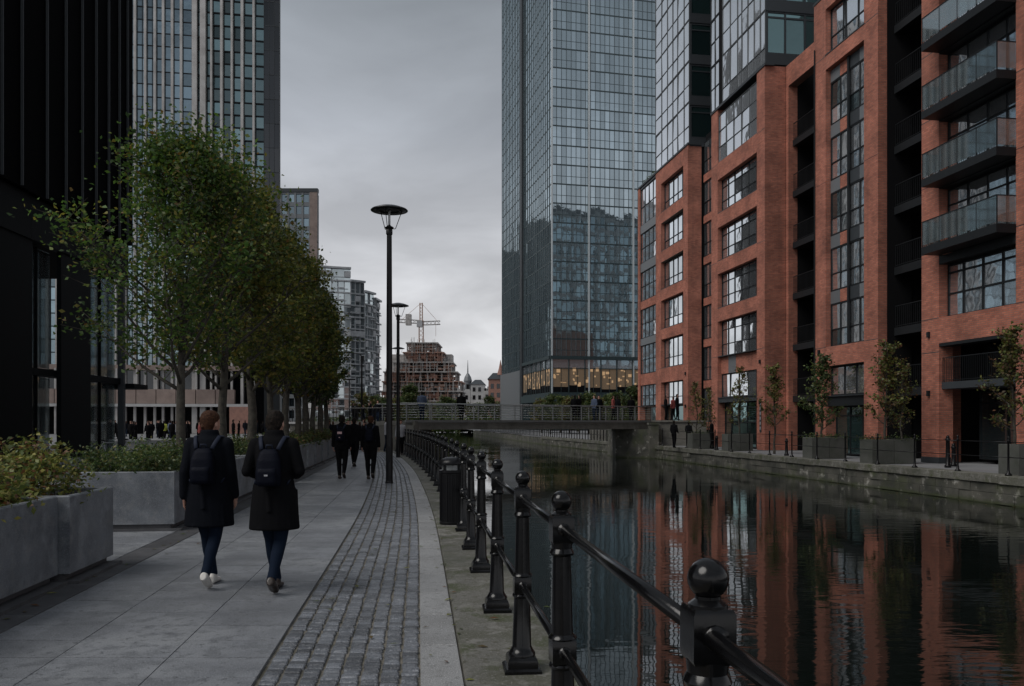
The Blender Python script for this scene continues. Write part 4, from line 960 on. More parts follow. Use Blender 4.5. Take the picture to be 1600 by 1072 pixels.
la = thing('bridge_abutment', 'grey concrete block carrying the left end of the bridge', 'abutment', (-6, 47, 0))
mb = MB(); mb.loft([[Vector(p+(z,)) for p in ((-5.4, 45.7), (-4.7, 48.5), (-9, 52), (-7.9, 47.3))] for z in (-2, 1.40)]); mb.build('block', M['bridge'], la)
mb = MB(); mb.loft([[Vector(p+(z,)) for p in ((-5.35, 45.9), (-4.9, 48), (-13, 59), (-14, 57))] for z in (1.403, 1.62)]); mb.build('landing', M['bridge'], la)
emb = thing('embankment', 'x', 'x')
for k in ('label', 'category'): del emb[k]
emb['kind'] = 'structure'
mb = MB(); mb.loft([[Vector(p+(z,)) for p in ((-8.2, 57), (-16, 60), (-16, 140), (-30, 150), (-26, 110), (-10, 70))] for z in (-.3, 1.45)]); mb.build('road_embankment', M['bridge'], emb)
mb = MB(); mb.loft([[Vector(p+(z,)) for p in ((-8.1, 56.9), (-16.1, 59.9), (-16.1, 60.3), (-8.1, 57.3))] for z in (1.453, 1.60)]); mb.build('wall_coping', M['plaster'], emb)
er = thing('parapet_railing', 'dark upright bar railing on the raised road left of the bridge', 'railing', (-12, 58.5, 1.6))
pts = [Vector((-8.1+(-8.0)*i/30, 57.1+3.0*i/30, 1.6)) for i in range(31)]
for i, p in enumerate(pts):
    MB().box(p.x-.02, p.x+.02, p.y-.02, p.y+.02, 1.6, 2.55).build('upright', M['iron_dull'], er)
MB().tube([pts[0]+Vector((0, 0, .95)), pts[-1]+Vector((0, 0, .95))], .03, 6).build('top_rail', M['iron_dull'], er)

# trees in planters on the right quay
QT = [tree_meshes(41, 4.5, 1.1, .85, 1700, .10, M['leaf_autumn'], .045, 20, upright=1.1, gaps=.25), tree_meshes(42, 4.3, 1.0, .7, 800, .10, M['leaf_autumn'], .04, 18, upright=1.2, gaps=.35), tree_meshes(43, 4.4, 1.0, .95, 2400, .10, M['leaf_green'], .045, 20, upright=1.0, gaps=.2)]
def qplanter(px, w, Y, label, two=False):
    x = (px-800)/1300*Y; c = RF; sc = (Y/.9883); t = thing('quay_planter', label, 'planter', (x, Y, 0), math.atan2(.9883, -.1522)-math.pi/2, 'dark square planters on the far quay')
    h = .92
    for k in ((-.5, .5) if two else (0,)):
        cx = k*(w/2+.01) if False else 0
    ws = [(-w/2, -.01), (.01, w/2)] if two else [(-w/2, w/2)]
    for a, b in ws:
        mb = MB(); d = .42; th = .05
        def ring(i, z): return [Vector((a+i, -d+i, z)), Vector((b-i, -d+i, z)), Vector((b-i, d-i, z)), Vector((a+i, d-i, z))]
        mb.loft([ring(0, .0), ring(0, h-.01), ring(.01, h), ring(th, h), ring(th, h-.12)], closed=False); mb.build('box', M['kerb2'], t, local=True)
        m2 = MB(); m2.quad(*ring(th-.01, h-.08)); m2.build('soil', M['soil'], t, local=True)
    return t
M['kerb2'] = mat('planter_slate', (.07, .072, .065), .7, noise=[(3, (.045, .05, .04), .4, .7), (60, (.10, .10, .09), .5, .8)], rnd=.15, bump=.3)
qplanter(1095, 1.35, 49.5, 'grey planter nearest the bridge on the far quay'); qplanter(1152, 1.45, 46.0, 'grey planter below the five pane windows on the far quay', True)
qplanter(1288, 1.6, 36.5, 'grey planter with a green tree in front of the slim brick block', True); qplanter(1387, 1.8, 32.0, 'largest pair of planters on the far quay, before the dark recess', True); qplanter(1606, 1.3, 25.2, 'dark planter cut by the right picture edge')
ql = ['small thin tree nearest the bridge on the far quay', 'faint thin tree beside the one nearest the bridge', 'sparse tree standing before the green shop glass of the far block', 'rusty leafed thin tree before the brick return wall', 'green leafed small tree before the slim brick block', 'taller russet tree in the largest paired planters', 'thin second tree sharing the largest paired planters', 'dark russet tree at the right picture edge']
for i, (px, Y, top, k) in enumerate(((1088, 49.7, 580, 1), (1107, 49.2, 590, 1), (1155, 46, 552, 1), (1210, 41.5, 548, 0), (1284, 36.5, 530, 2), (1384, 32, 503, 0), (1408, 31.7, 535, 1), (1584, 25.4, 472, 0))):
    ht = EYE+(659-top)/1300*Y; H0 = (4.5, 4.3, 4.4)[k]
    tree((px-800)/1300*Y, Y, .02, QT[k], ql[i], 'small trees in planters on the far quay', ht/H0, i*1.3, 'quay_tree')
rs = np.random.RandomState(5)
for i, (px, Y) in enumerate(((1095, 49.5), (1270, 36.6), (1305, 36.4), (1362, 32.1), (1412, 31.9))):
    n = 260; c = np.array([(px-800)/1300*Y, Y, .88]); pos = rs.normal(size=(n, 3))*np.array([.28, .22, .10]); pos[:, 2] = abs(pos[:, 2])
    t = thing('herbs', ['low green herbs in the planter nearest the bridge', 'tuft of herbs in the left half of the planter with the green tree', 'tuft of herbs in the right half of the planter with the green tree', 'tuft of herbs in the left half of the largest paired planters', 'tuft of herbs in the right half of the largest paired planters'][i], 'plants', tuple(c)); link_mesh('leaves', leaves_mesh('leaves', pos, .07, M['leaf_green'], rs), t)

# ================================================================ background buildings
RB = np.random.RandomState(8)
def grid(root, F, W_, z0, z1, cw, fh, m_glass, m_frame, mw=.12, md=.18, bh=.25, bd=.08, tilt=.006, wide=None, wm=None, band_m=None, rows_extra=None, t0=0, s_off=0):
    nc = max(1, round(W_/cw)); nr = max(1, round((z1-z0)/fh)); cw = W_/nc; fh = (z1-z0)/nr
    fl_ = F.u.cross(Vector((0, 0, 1))).dot(F.n) > 0; g = MB()
    for i in range(nc):
        for j in range(nr):
            a, b = RB.normal(0, tilt), RB.normal(0, tilt); s0, s1 = i*cw, (i+1)*cw; q0, q1 = z0+j*fh, z0+(j+1)*fh
            g.add([F.P(s0, t0-a*cw/2-b*fh/2, q0), F.P(s1, t0+a*cw/2-b*fh/2, q0), F.P(s1, t0+a*cw/2+b*fh/2, q1), F.P(s0, t0-a*cw/2+b*fh/2, q1)], [(0, 1, 2, 3) if fl_ else (3, 2, 1, 0)])
    g.build('window_panes', m_glass, root, kind='stuff')
    mb = MB()
    for i in range(nc+1):
        w = mw/2 if not (wide and i % wide == 0) else mw*1.1
        mb.box(i*cw-w, i*cw+w, t0-.1, t0+md, z0, z1, F)
    mb.build('mullions', m_frame, root, kind='stuff')
    mb = MB()
    for j in range(nr+1): mb.box(0, W_, t0-.1, t0+bd, z0+j*fh-bh/2, z0+j*fh+bh/2, F)
    mb.build('floor_bands', band_m or m_frame, root, kind='stuff')
    if band_m:
        mb = MB()
        for j in range(nr): mb.box(0, W_, t0-.1, t0+bd*.6, z0+(j+.42)*fh-.045, z0+(j+.42)*fh+.045, F)
        mb.build('transoms', band_m, root, kind='stuff')

# ---- tall glass tower behind the bridge
M['tw_frame'] = mat('tower_mullion', (.07, .09, .10), .4); M['tw_band'] = mat('tower_floor_band', (.035, .055, .06), .4); M['tw_steel'] = mat('tower_pilaster', (.5, .54, .56), .4)
tc0 = Vector((7.15, 150, 0)); ra = math.atan2(.2288, .9735)
tw = thing('glass_tower', 'tall blue green glass office tower with two visible faces behind the bridge', 'building', (25, 160, 0))
TR = Frame(tc0, ra)          # right face, normal towards camera
grid(tw, TR, 46, 9.6, 118, .92, 3.46, M['glass_tower'], M['tw_frame'], mw=.07, md=.10, bh=.24, bd=.03, tilt=.005, band_m=M['tw_band'])
for s in (15.6, 21.5, 0.0, 7.0): MB().box(s-.13, s+.13, .11, .35, 1.7, 118, TR).build('pilaster', M['tw_steel'], tw)
TLf = Frame((0, 0, 0), 0); TLf.o = tc0; TLf.u = Vector((-.2288, .9735, 0)); TLf.n = Vector((-.9735, -.2288, 0))
grid(tw, TLf, 41, 9.6, 118, 1.45, 3.46, M['glass_tower'], M['tw_frame'], mw=.10, md=.10, bh=.24, bd=.03, tilt=.005, band_m=M['tw_band'])
MB().box(20.5, 22.2, .1, .5, .5, 118, TLf).build('pilaster', M['slate'], tw)
mb = MB(); mb.loft([[tc0+TR.u*a+TLf.u*b+Vector((0, 0, z)) for a, b in ((.15, .15), (45.8, .15), (45.8, 40.8), (.15, 40.8))] for z in (0, 117.8)]); mb.build('core', M['dark'], tw)
# glowing office storey and base
for F_, W_, cw in ((TR, 46, 4.2), (TLf, 20.4, 4.0)):
    n = int(W_/cw)
    MB().box(0, W_, -.05, .25, 12.25, 13.0, F_).build('ledge', M['tw_band'], tw) if False else None
MB().box(-.3, 46, .12, .55, 12.9, 13.5, TR).build('ledge', M['tw_band'], tw); MB().box(0.0, 20.4, .12, .55, 12.9, 13.5, TLf).build('ledge', M['tw_band'], tw)
M['warm_dim'] = emit('glowing_office_wall', (.8, .5, .28), .035)  # wall glows by itself in place of lamplight falling on it
rl = random.Random(4)
for F_, W_ in ((TR, 46), (TLf, 20.4)):
    n = int(W_/3.0); cw = W_/n
    for i in range(n):
        fw = MB(); s0 = i*cw
        fw.box(s0, s0+.18, .12, .30, 6.7, 12.9, F_); fw.box(s0+.18, s0+cw, .12, .24, 11.2, 11.35, F_); fw.box(s0+.18, s0+cw, .12, .26, 6.7, 6.95, F_); fw.box(s0+cw*.55, s0+cw*.55+.08, .12, .22, 6.95, 11.2, F_)
        w = fw.build('office_window', M['tw_band'], tw)
        MB().box(s0+.18, s0+cw, .125, .14, 11.35, 12.9, F_).build('pane', M['glass_pale'], w)
        # things on the lit storey: warm ceiling panels and dark furniture seen through the glass
        lit = MB()
        for q in range(rl.randint(5, 9)):
            a = s0+.25+rl.random()*(cw-.9); z = rl.uniform(7.8, 10.9); lit.box(a, a+rl.uniform(.15, .7), .13+.002*q, .16+.002*q, z, z+rl.uniform(.1, .7), F_)
        lit.build('warm_lights', M['warm'], w, kind='stuff')
        MB().box(s0+.19, s0+cw-.01, .118, .128, 7.0, 11.2, F_).build('glowing_room_wall', M['warm_dim'], w)
        MB().box(s0+.19, s0+cw-.01, .119, .17, 7.0, 7.0+rl.uniform(.5, 1.6), F_).build('furniture', M['dark'], w)
    MB().box(-.2, W_, .12, .7, 5.3, 6.7, F_).build('fascia', M['tw_band'], tw)
    grid(tw, F_, W_, .2, 5.3, 2.3, 5.1, M['glass_green_many'], M['tw_band'], mw=.25, md=.3, t0=.1, tilt=.01)
MB().box(22.3, 41, .12, .45, .2, 12.2, TLf).build('pale_screen', M['greyband'], tw)

# ---- striped tower on the left, with a low podium
M['stripe'] = mat('pale_stone_fin', (.42, .41, .40), .6, noise=[(.6, (.28, .265, .255), .4, .7)]); M['brown_sp'] = mat('brown_spandrel', (.25, .19, .165), .6, noise=[(.8, (.17, .125, .11), .4, .7)], rnd=.15)
st = thing('striped_tower', 'tall glass tower with pale vertical stone fins behind the trees', 'building', (-55, 115, 0))
a_ = math.atan2(.16, 1)
so_ = Vector((-104, 102.0, 0)); SF = Frame(so_, a_)
u_ = SF.u
def s_at(px): # along-facade distance for an image column
    r = (px-800)/1300; return (r*so_.y-so_.x)/(u_.x-r*u_.y)
s0 = s_at(300)
F1 = SF
grid(st, F1, s0, 9.0, 62, 1.27, 1.72, M['glass_striped'], M['darkmetal'], mw=.08, md=.06, bh=.14, bd=.05, tilt=.006)
for px in [212-15.2*i for i in range(1, 14)]+[212, 228, 243, 256, 270, 284]:
    s = s_at(px); MB().box(s-.15, s+.15, .05, .5, 0, 62, F1).build('stone_fin', M['stripe'], st)
for px, w in ((305, .32), (318, .36), (331, .12), (347, .16), (363, .13), (379, .17), (397, .14)):
    s = s_at(px); MB().box(s-w, s+w, -.2, .6, 0, 62, F1).build('stone_fin', M['stripe'], st)
F2 = Frame(F1.P(s0, -.3, 0), a_); grid(st, F2, s_at(413)-s0, 9.0, 62, 1.35, 1.72, M['glass_green_many'], M['darkmetal'], mw=.1, md=.1, bh=.2, bd=.1, tilt=.02)
mb = MB(); s1 = s_at(413); s2 = s_at(437); mb.box(s1, s2, -.9, .3, 0, 62, F1); mb.build('dark_flank', M['darkmetal'], st); F3 = Frame(F1.P(s1, .34, 0), a_); grid(st, F3, s2-s1, 9.0, 62, .75, 3.4, M['glass_black'], M['slate'], mw=.06, md=.08, bh=.12, bd=.04, tilt=.01)
MB().box(0, s1-.1, -15, -.6, 0, 61.8, F1).build('core', M['dark'], st)
nsp = int((s_at(395))/2.5)
for i in range(nsp):
    w_ = MB().box(i*2.5+.05, i*2.5+2.45, .1, 1.2, 4.0, 5.9, F1).build('spandrel', M['brown_sp'], st)
    MB().box(i*2.5+.05, i*2.5+2.45, .0, .2, 5.95, 8.4, F1).build('window_pane', M['glass_black'], st)
    MB().box(i*2.5-.09, i*2.5+.12, .1, 1.0, 0 if i % 3 == 0 else 5.9, 8.6, F1).build('column', M['stripe'], st)
MB().box(0, s_at(395), .1, 1.3, 3.6, 3.97, F1).build('ledge', M['plaster'], st); MB().box(0, s_at(395), .1, .9, 8.45, 9.1, F1).build('ledge', M['brown_sp'], st)
for px in (372, 388): s = s_at(px); MB().box(s-.9, s+.5, .3, 1.4, 0, 3.6, F1).build('brick_column', M['pinkbrick'], st)

# ---- black ribbed building at the left edge
bk = thing('black_office_building', 'black ribbed office building with an open double height lobby at the left edge', 'building', (-20, 40, 0))
KF = Frame((0, 0, 0), 0); KF.o = Vector((-17.5, 0, 0)); d = Vector((-.06, 1, 0)).normalized(); KF.u = d; KF.n = Vector((d.y, -d.x, 0))
M['blk'] = mat('black_cladding', (.0015, .0015, .002), .7, spec=.02); M['blkband'] = mat('black_panel', (.006, .007, .008), .6, rnd=.2, spec=.06); M['rib'] = mat('grey_rib', (.05, .055, .06), .5, spec=.2)
MB().box(18, 43.6, -26, .25, 10.8, 26, KF).build('upper_wall', M['blk'], bk)
for px in (-40, -10, 22, 62, 92, 118, 140, 160, 177, 190):
    r = (px-800)/1300; Y = 17.5/(-r-.06)*1.0; s = Y/d.y; MB().box(s-.02, s+.02, .255, .36, 10.85, 26, KF).build('rib', M['rib'], bk)
for i in range(10): a = 19+i*2.47; MB().box(a, a+2.45, -.3, .02, 9.02, 10.78, KF).build('fascia_panel', M['blkband'], bk)
MB().box(18, 43.7, -26, -.31, 9.05, 10.79, KF).build('soffit', M['blk'], bk)
for sc_, sw_ in ((39.4, 2.9), (34.05, 2.6), (28.0, 2.4), (22, 2)): 
    MB().box(sc_-sw_, sc_, -.25, -.05, -.02, 9.0, KF).build('column', M['blkband'], bk)
MB().box(43.35, 43.6, -.4, -.1, 0, 9.0, KF).build('corner_post', M['rib'], bk)
MB().box(18, 43.4, -.9, -.25, 3.55, 3.85, KF).build('mezzanine_edge', M['blkband'], bk)
for a, b in ((22.05, 25.5), (28.05, 31.4)):
    for z0, z1 in ((.1, 3.5), (3.9, 8.95)): MB().box(a, b, -.55, -.52, z0, z1, KF).build('pane', M['glass_black'], bk)
for a, b in ((34.1, 36.45), (39.45, 43.3)):
    for z0, z1 in ((.1, 3.5), (3.9, 8.95)): MB().box(a, b, -.55, -.52, z0, z1, KF).build('pane', M['lobbyglass'], bk)
for a in (35.2, 41.4): MB().box(a, a+.08, -.6, -.45, 0, 9, KF).build('glazing_bar', M['blkband'], bk)
MB().box(18, 30, -26, -6, 0, 9.0, KF).build('lobby_core', M['blk'], bk)
MB().box(43.7, 45.6, -1.5, .3, 3.35, 3.6, KF).build('entrance_canopy', M['blkband'], bk)
for s in (43.8, 45.4): MB().box(s, s+.12, -1.2, -1.08, 0, 3.35, KF).build('canopy_post', M['blkband'], bk)

# ---- grey block behind the trees
gb = thing('grey_office_block', 'plain grey office block rising behind the tree crowns', 'building', (-64, 235, 0))
GF = Frame((-76, 230, 0), .0); 
grid(gb, GF, 22.2, 2, 65, 2.0, 3.4, M['glass_striped'], M['greyband'], mw=.55, md=.4, bh=1.1, bd=.3, tilt=.01)
MB().box(0, 21.9, -3, -.2, 0, 64.9, GF).build('core', M['dark'], gb); MB().box(20.2, 22.3, -.3, .5, 0, 66, GF).build('brown_edge', M['brown_sp'], gb); MB().box(-.2, 22.4, -1, .6, 65, 66, GF).build('parapet', M['slate'], gb)
# ---- pale curved tower with white frames
ct = thing('pale_curved_tower', 'stepped pale apartment tower with white balconies, left of the lamp posts', 'building', (-42, 222, 0))
M['whiteframe'] = mat('white_balcony_frame', (.46, .47, .49), .5, noise=[(.7, (.3, .31, .32), .4, .7)])
rl = random.Random(12)
segs = [(-52, 216, -47.2, 218, 41.8), (-47.2, 218, -42.6, 219.5, 41.8), (-42.6, 219.5, -39.4, 222, 38.6), (-39.4, 222, -37.6, 227, 36.2), (-37.6, 227, -37.0, 233, 35.0)]
for k, (x0, y0, x1, y1, zt) in enumerate(segs):
    F_ = Frame((x0, y0, 0), math.atan2(y1-y0, x1-x0)); w = math.hypot(x1-x0, y1-y0); nf = int(zt/3.1)
    MB().box(0, w, -9, -.3, 0, zt, F_).build('core', M['plaster'], ct)
    nc = max(2, int(w/1.3))
    g = MB(); f = MB(); bb = MB()
    for j in range(nf):
        z = j*3.1+(zt-nf*3.1)
        for i in range(nc):
            a, b = i*w/nc, (i+1)*w/nc; tl = rl.gauss(0, .03)
            g.add([F_.P(a, -.1+tl, z), F_.P(b, -.1-tl, z), F_.P(b, -.1-tl, z+3.0), F_.P(a, -.1+tl, z+3.0)], [(0, 1, 2, 3)])
            if rl.random() < .75: f.box(a-.08, a+.08, -.1, .25, z, z+3.1, F_)
            if rl.random() < .6: f.box(a, b, -.05, .5, z+rl.choice((.9, 1.1, 2.3)), z+rl.choice((1.3, 2.5)), F_)
        bb.box(0, w, -.2, .5 if (j+k) % 2 else .3, z-.22, z+.12, F_)
        bb.box(0, w*rl.uniform(.4, 1), .38, .46, z+.9, z+1.0, F_)
    g.build('window_panes', M['glass_mid'], ct, kind='stuff'); f.build('balcony_frames', M['whiteframe'], ct, kind='stuff'); bb.build('floor_slabs', M['whiteframe'], ct, kind='stuff')
    MB().box(-.1, w+.1, -1, .6, zt, zt+.5, F_).build('roof_edge', M['whiteframe'], ct)

# ---- unfinished building with crane
cs = thing('unfinished_building', 'unfinished concrete building with rusty formwork under the tower crane', 'building', (-28, 262, 0))
CF = Frame((-41, 258, 0), 0); rl = random.Random(31)
def lev(k): # span of each level
    return [(0, 25), (0.3, 25.6), (.0, 25.3), (1.2, 25.0), (1.6, 23.6), (4.5, 22.2), (7.6, 19.4), (8.6, 17.5)][k]
for k in range(8):
    a, b = lev(k); z = 3.0*k+2.2
    MB().box(a-.5, b+.6, -16, .7, z+2.6, z+3.0, CF).build('floor_slab', M['concrete'] if k % 3 else M['rust'], cs)
    mb = MB(); n = int((b-a)/2.1)
    for i in range(n+1):
        s = a+(b-a)*i/n
        for t_ in (0, -5, -10, -15): mb.box(s-.22, s+.22, t_-.22, t_+.22, z, z+2.6, CF)
    mb.build('concrete_columns', M['concrete'], cs, kind='stuff')
    mb = MB()
    for i in range(26):
        s = rl.uniform(a, b-1.2); zz = z+rl.uniform(0, 1.9); mb.box(s, s+rl.uniform(.4, 2.2), -rl.uniform(.3, 9), -rl.uniform(-.4, .2), zz, zz+rl.uniform(.15, .9), CF)
    mb.build('formwork', M['rust'] if k % 2 else M['pinkbrick'], cs, kind='stuff')
    mb = MB()
    for i in range(22):
        s = rl.uniform(a, b); mb.box(s, s+.09, .6, .72, z-.5, z+rl.uniform(2.6, 4.6), CF)
    for q in range(3): mb.box(a, b, .62, .70, z+.8+q*.9, z+.88+q*.9, CF)
    mb.build('scaffold', M['concrete'] if k % 2 else M['rust'], cs, kind='stuff')
MB().box(3, 22, -13, -6, 0, 23, CF).build('core', M['concrete'], cs)
crn = thing('tower_crane', 'red and white tower crane above the unfinished building', 'crane', (-28.6, 262, 20))
def lattice(p, q, w, m, nm, seg=10):
    p, q = Vector(p), Vector(q); d = (q-p); up = Vector((0, 0, 1)) if abs(d.normalized().z) < .7 else Vector((1, 0, 0)); a = d.cross(up).normalized()*w/2; b = a.cross(d).normalized()*w/2
    mb = MB(); cs_ = [a+b, a-b, -a-b, -a+b]
    for c in cs_: mb.tube([p+c, q+c], .10, 4)
    for i in range(seg):
        for k in range(4): mb.tube([p+d*i/seg+cs_[k], p+d*(i+1)/seg+cs_[(k+1) % 4]], .065, 3)
    return mb.build(nm, m, crn)
lattice((-28.6, 262, 20), (-28.6, 262, 33.5), 1.3, M['red_paint'], 'mast', 10); lattice((-28.6, 262, 33.5), (-28.6, 262, 39), .8, M['red_paint'], 'apex', 5)
lattice((-28.6, 262, 33), (-35.8, 262, 33.4), 1.0, M['concrete'], 'counter_jib', 5); lattice((-28.6, 262, 32.6), (-22.6, 262, 32.8), 1.1, M['concrete'], 'jib', 5)
mb = MB(); mb.box(-33.4, -31.7, 261, 263, 32.0, 35.4); mb.build('counterweight', M['concrete'], crn); MB().box(-29.9, -28.2, 261, 262.6, 31.4, 33.4).build('cab', M['whiteframe'], crn)
mb = MB(); mb.tube([(-28.6, 262, 39), (-34.6, 262, 33.8)], .05, 4); mb.tube([(-28.6, 262, 39), (-23.4, 262, 33.2)], .05, 4); mb.tube([(-24, 262, 33), (-24, 262, 28.5)], .05, 4); mb.build('cables', M['red_paint'], crn)

# ---- distant town
def far_house(x0, x1, y, z, m, label, roof=0, seed=1, bay=2.2):
    rl = random.Random(seed); t = thing('distant_building', label, 'building', ((x0+x1)/2, y, 0)); F_ = Frame((x0, y, 0), 0)
    MB().box(0, x1-x0, -14, 0, 0, z, F_).build('wall', m, t)
    zz = 4
    while zz < z-2:
        s = .8
        while s < x1-x0-1.2: MB().box(s, s+1.1, -.02, .06, zz, zz+1.7, F_).build('window', M['glass_black'], t); s += bay
        zz += 3.2
    if roof: mb = MB(); mb.loft([[F_.P(-.4, .4, z), F_.P(x1-x0+.4, .4, z), F_.P(x1-x0+.4, -14, z), F_.P(-.4, -14, z)], [F_.P(1.5, -5, z+roof), F_.P(x1-x0-1.5, -5, z+roof), F_.P(x1-x0-1.5, -9, z+roof), F_.P(1.5, -9, z+roof)]]); mb.build('roof', M['slate'], t)
    else:
        mb = MB()
        for i in range(5): a = rl.uniform(0, x1-x0-2); mb.box(a, a+rl.uniform(.6, 2), -8, -3, z, z+rl.uniform(.5, 2.2), F_)
        mb.build('roof_plant', M['plaster'], t)
    return t
far_house(-26, -16.5, 330, 14, M['plaster'], 'low white building at the foot of the distant spire', 0, 2)
far_house(-16.4, -11, 330, 16.5, M['plaster'], 'white flat roofed building right of the distant spire', 2, 3)
far_house(-11, -7.5, 320, 13.5, M['plaster'], 'smallest low white building between the spire and the pink turret', 0, 4)
far_house(-8.5, -1.5, 300, 17.0, M['pinkbrick'], 'distant pink brick building with a turret beside the glass tower', 2.5, 5)
far_house(-56, -44, 245, 12, M['pinkbrick'], 'low reddish building showing between the pale tower and the lamp posts', 0, 6)
far_house(-46, -36, 300, 19, M['plaster'], 'low pale building left of the unfinished one', 0, 7)
spi = thing('spire', 'distant white dome and thin spire right of the unfinished building', 'spire', (-17.8, 335, 14))
MB().lathe([(1.5, -14), (1.5, 3.6), (1.7, 3.8), (1.7, 4.2), (1.3, 5.6), (.6, 6.8), (.25, 7.2), (.25, 8), (.06, 12.4)], n=12).build('tower', M['greyband'], spi, local=True)
MB().box(-.5, .5, -1.6, -1.4, -1, 2.6).build('louvre', M['dark'], spi, local=True)
tur = thing('turret', 'pointed pink turret against the left edge of the glass tower', 'turret', (-4.2, 304, 17)); MB().lathe([(1.1, -4), (1.1, 1.5), (1.3, 1.7), (.6, 4.2), (.06, 7.2)], n=8).build('tower', M['pinkbrick'], tur, local=True); MB().box(-.3, .3, -1.15, -1.0, -.5, 1).build('window', M['dark'], tur, local=True)

far_house(-152, -131, 420, 112, M['slate'], 'far office tower hidden behind the grey block, mirrored in the glass tower', 0, 18, 4)
far_house(-130, -104, 424, 94, M['slate'], 'lower far office tower hidden behind the grey block', 0, 19, 4)
# ---- buildings across, behind the row of brick blocks: they stand in the glass tower's reflections
far_house(26, 112, 90, 54, M['greyband'], 'dark office block hidden behind the brick row', 0, 8, 3)
far_house(18, 36, 104, 22, M['pinkbrick'], 'low brick block hidden behind the brick row', 0, 9, 3)

hb = thing('distant_building', 'gridded rear face of an office block hidden behind the brick row', 'building', (60, 106, 0))
grid(hb, Frame((112, 105.2, 0), math.pi), 84, 2, 52, 3.4, 3.3, M['glass_striped'], M['plaster'], mw=.7, md=.3, bh=.9, bd=.2, tilt=.01)
# ---- trees and shrubs beyond the bridge
HG = thing('added_hedge', 'x', 'x')  # added hedge, put in to mask the bright strip under the bridge
for k in ('label', 'category'): del HG[k]
HG['kind'] = 'stuff'
rs = np.random.RandomState(91); pos = np.stack([rs.uniform(-48, 2, 9000), rs.uniform(188, 193, 9000), np.abs(rs.normal(size=9000))*1.3-.7], 1); link_mesh('added_hedge_leaves', leaves_mesh('added_hedge_leaves', pos, .75, M['leaf_far'], rs), HG)
FT = [tree_meshes(61, 7.5, .7, 2.7, 3800, .34, M['leaf_far'], .12, 16), tree_meshes(62, 6.5, .5, 2.6, 3600, .34, M['leaf_autumn'], .12, 14), tree_meshes(63, 6.8, .5, 2.6, 3800, .34, M['leaf_green'], .12, 14)]
rt = random.Random(15)
def relx(px, Y): return (px-800)/1300*Y
pxs = [604, 622, 641, 662, 678, 696, 712, 730, 748, 765, 778]
ords = ['first', 'second', 'third', 'fourth', 'fifth', 'sixth', 'seventh', 'eighth', 'ninth', 'tenth', 'eleventh', 'twelfth', 'thirteenth', 'fourteenth']
for i, px in enumerate(pxs):
    Y = 194+rt.uniform(0, 16); tree(relx(px, Y), Y, 0, FT[i % 3], ords[i]+' from the left of the distant trees above the bridge railing', 'distant trees beyond the bridge', rt.uniform(.95, 1.25), rt.uniform(0, 6), 'distant_tree')
for i, px in enumerate([846, 860, 876, 890, 905, 920, 934, 948, 962, 976, 990]):
    Y = 112+rt.uniform(-5, 8); tree(relx(px, Y), Y, 0, FT[(i*2+1) % 3], ords[i]+' from the left of the bushy trees at the foot of the glass tower', 'bushy trees in front of the glass tower', rt.uniform(.70, .92), rt.uniform(0, 6), 'bushy_tree')
for i, (px, Y, s_) in enumerate(((640, 64, .5), (566, 90, .55), (585, 95, .5), (598, 100, .45))):
    tree(relx(px, Y), Y, 1.45 if i else 1.0, FT[i % 3], ['small tree behind the left end of the bridge', 'bush on the raised road behind the slim street light', 'bush on the raised road right of the slim street light', 'bush on the raised road just left of the lamp post'][i], 'bushes on the raised road', s_, i, 'bush')
# ================================================================ people
def blobmesh(mb, voxel, smooth=3, name='body', m=None, fac=.6):
    me = mb.mesh('tmp', M['dark']); o = bpy.data.objects.new('tmp', me); COL.objects.link(o)
    r = o.modifiers.new('r', 'REMESH'); r.mode = 'VOXEL'; r.voxel_size = voxel; r.use_smooth_shade = True
    s = o.modifiers.new('s', 'SMOOTH'); s.iterations = smooth; s.factor = fac
    dg = bpy.context.evaluated_depsgraph_get(); ev = o.evaluated_get(dg); out = bpy.data.meshes.new_from_object(ev); out.name = name
    bpy.data.objects.remove(o); out.materials.clear()
    for x in (m if isinstance(m, list) else [m]): out.materials.append(x)
    return out
V = Vector
def limb(mb, pts, rs, n=12): mb.tube(pts, rs, n); [mb.ell(p, (r, r, r), 10, 6) for p, r in zip(pts, rs)]
def eloft(mb, rows, n=20):   # rows: (cx, cy, z, rx, ry)
    mb.loft([[V((cx+rx*math.cos(2*math.pi*k/n), cy+ry*math.sin(2*math.pi*k/n), z)) for k in range(n)] for cx, cy, z, rx, ry in rows])
def folds(mb_me, amp, f, z1): pass
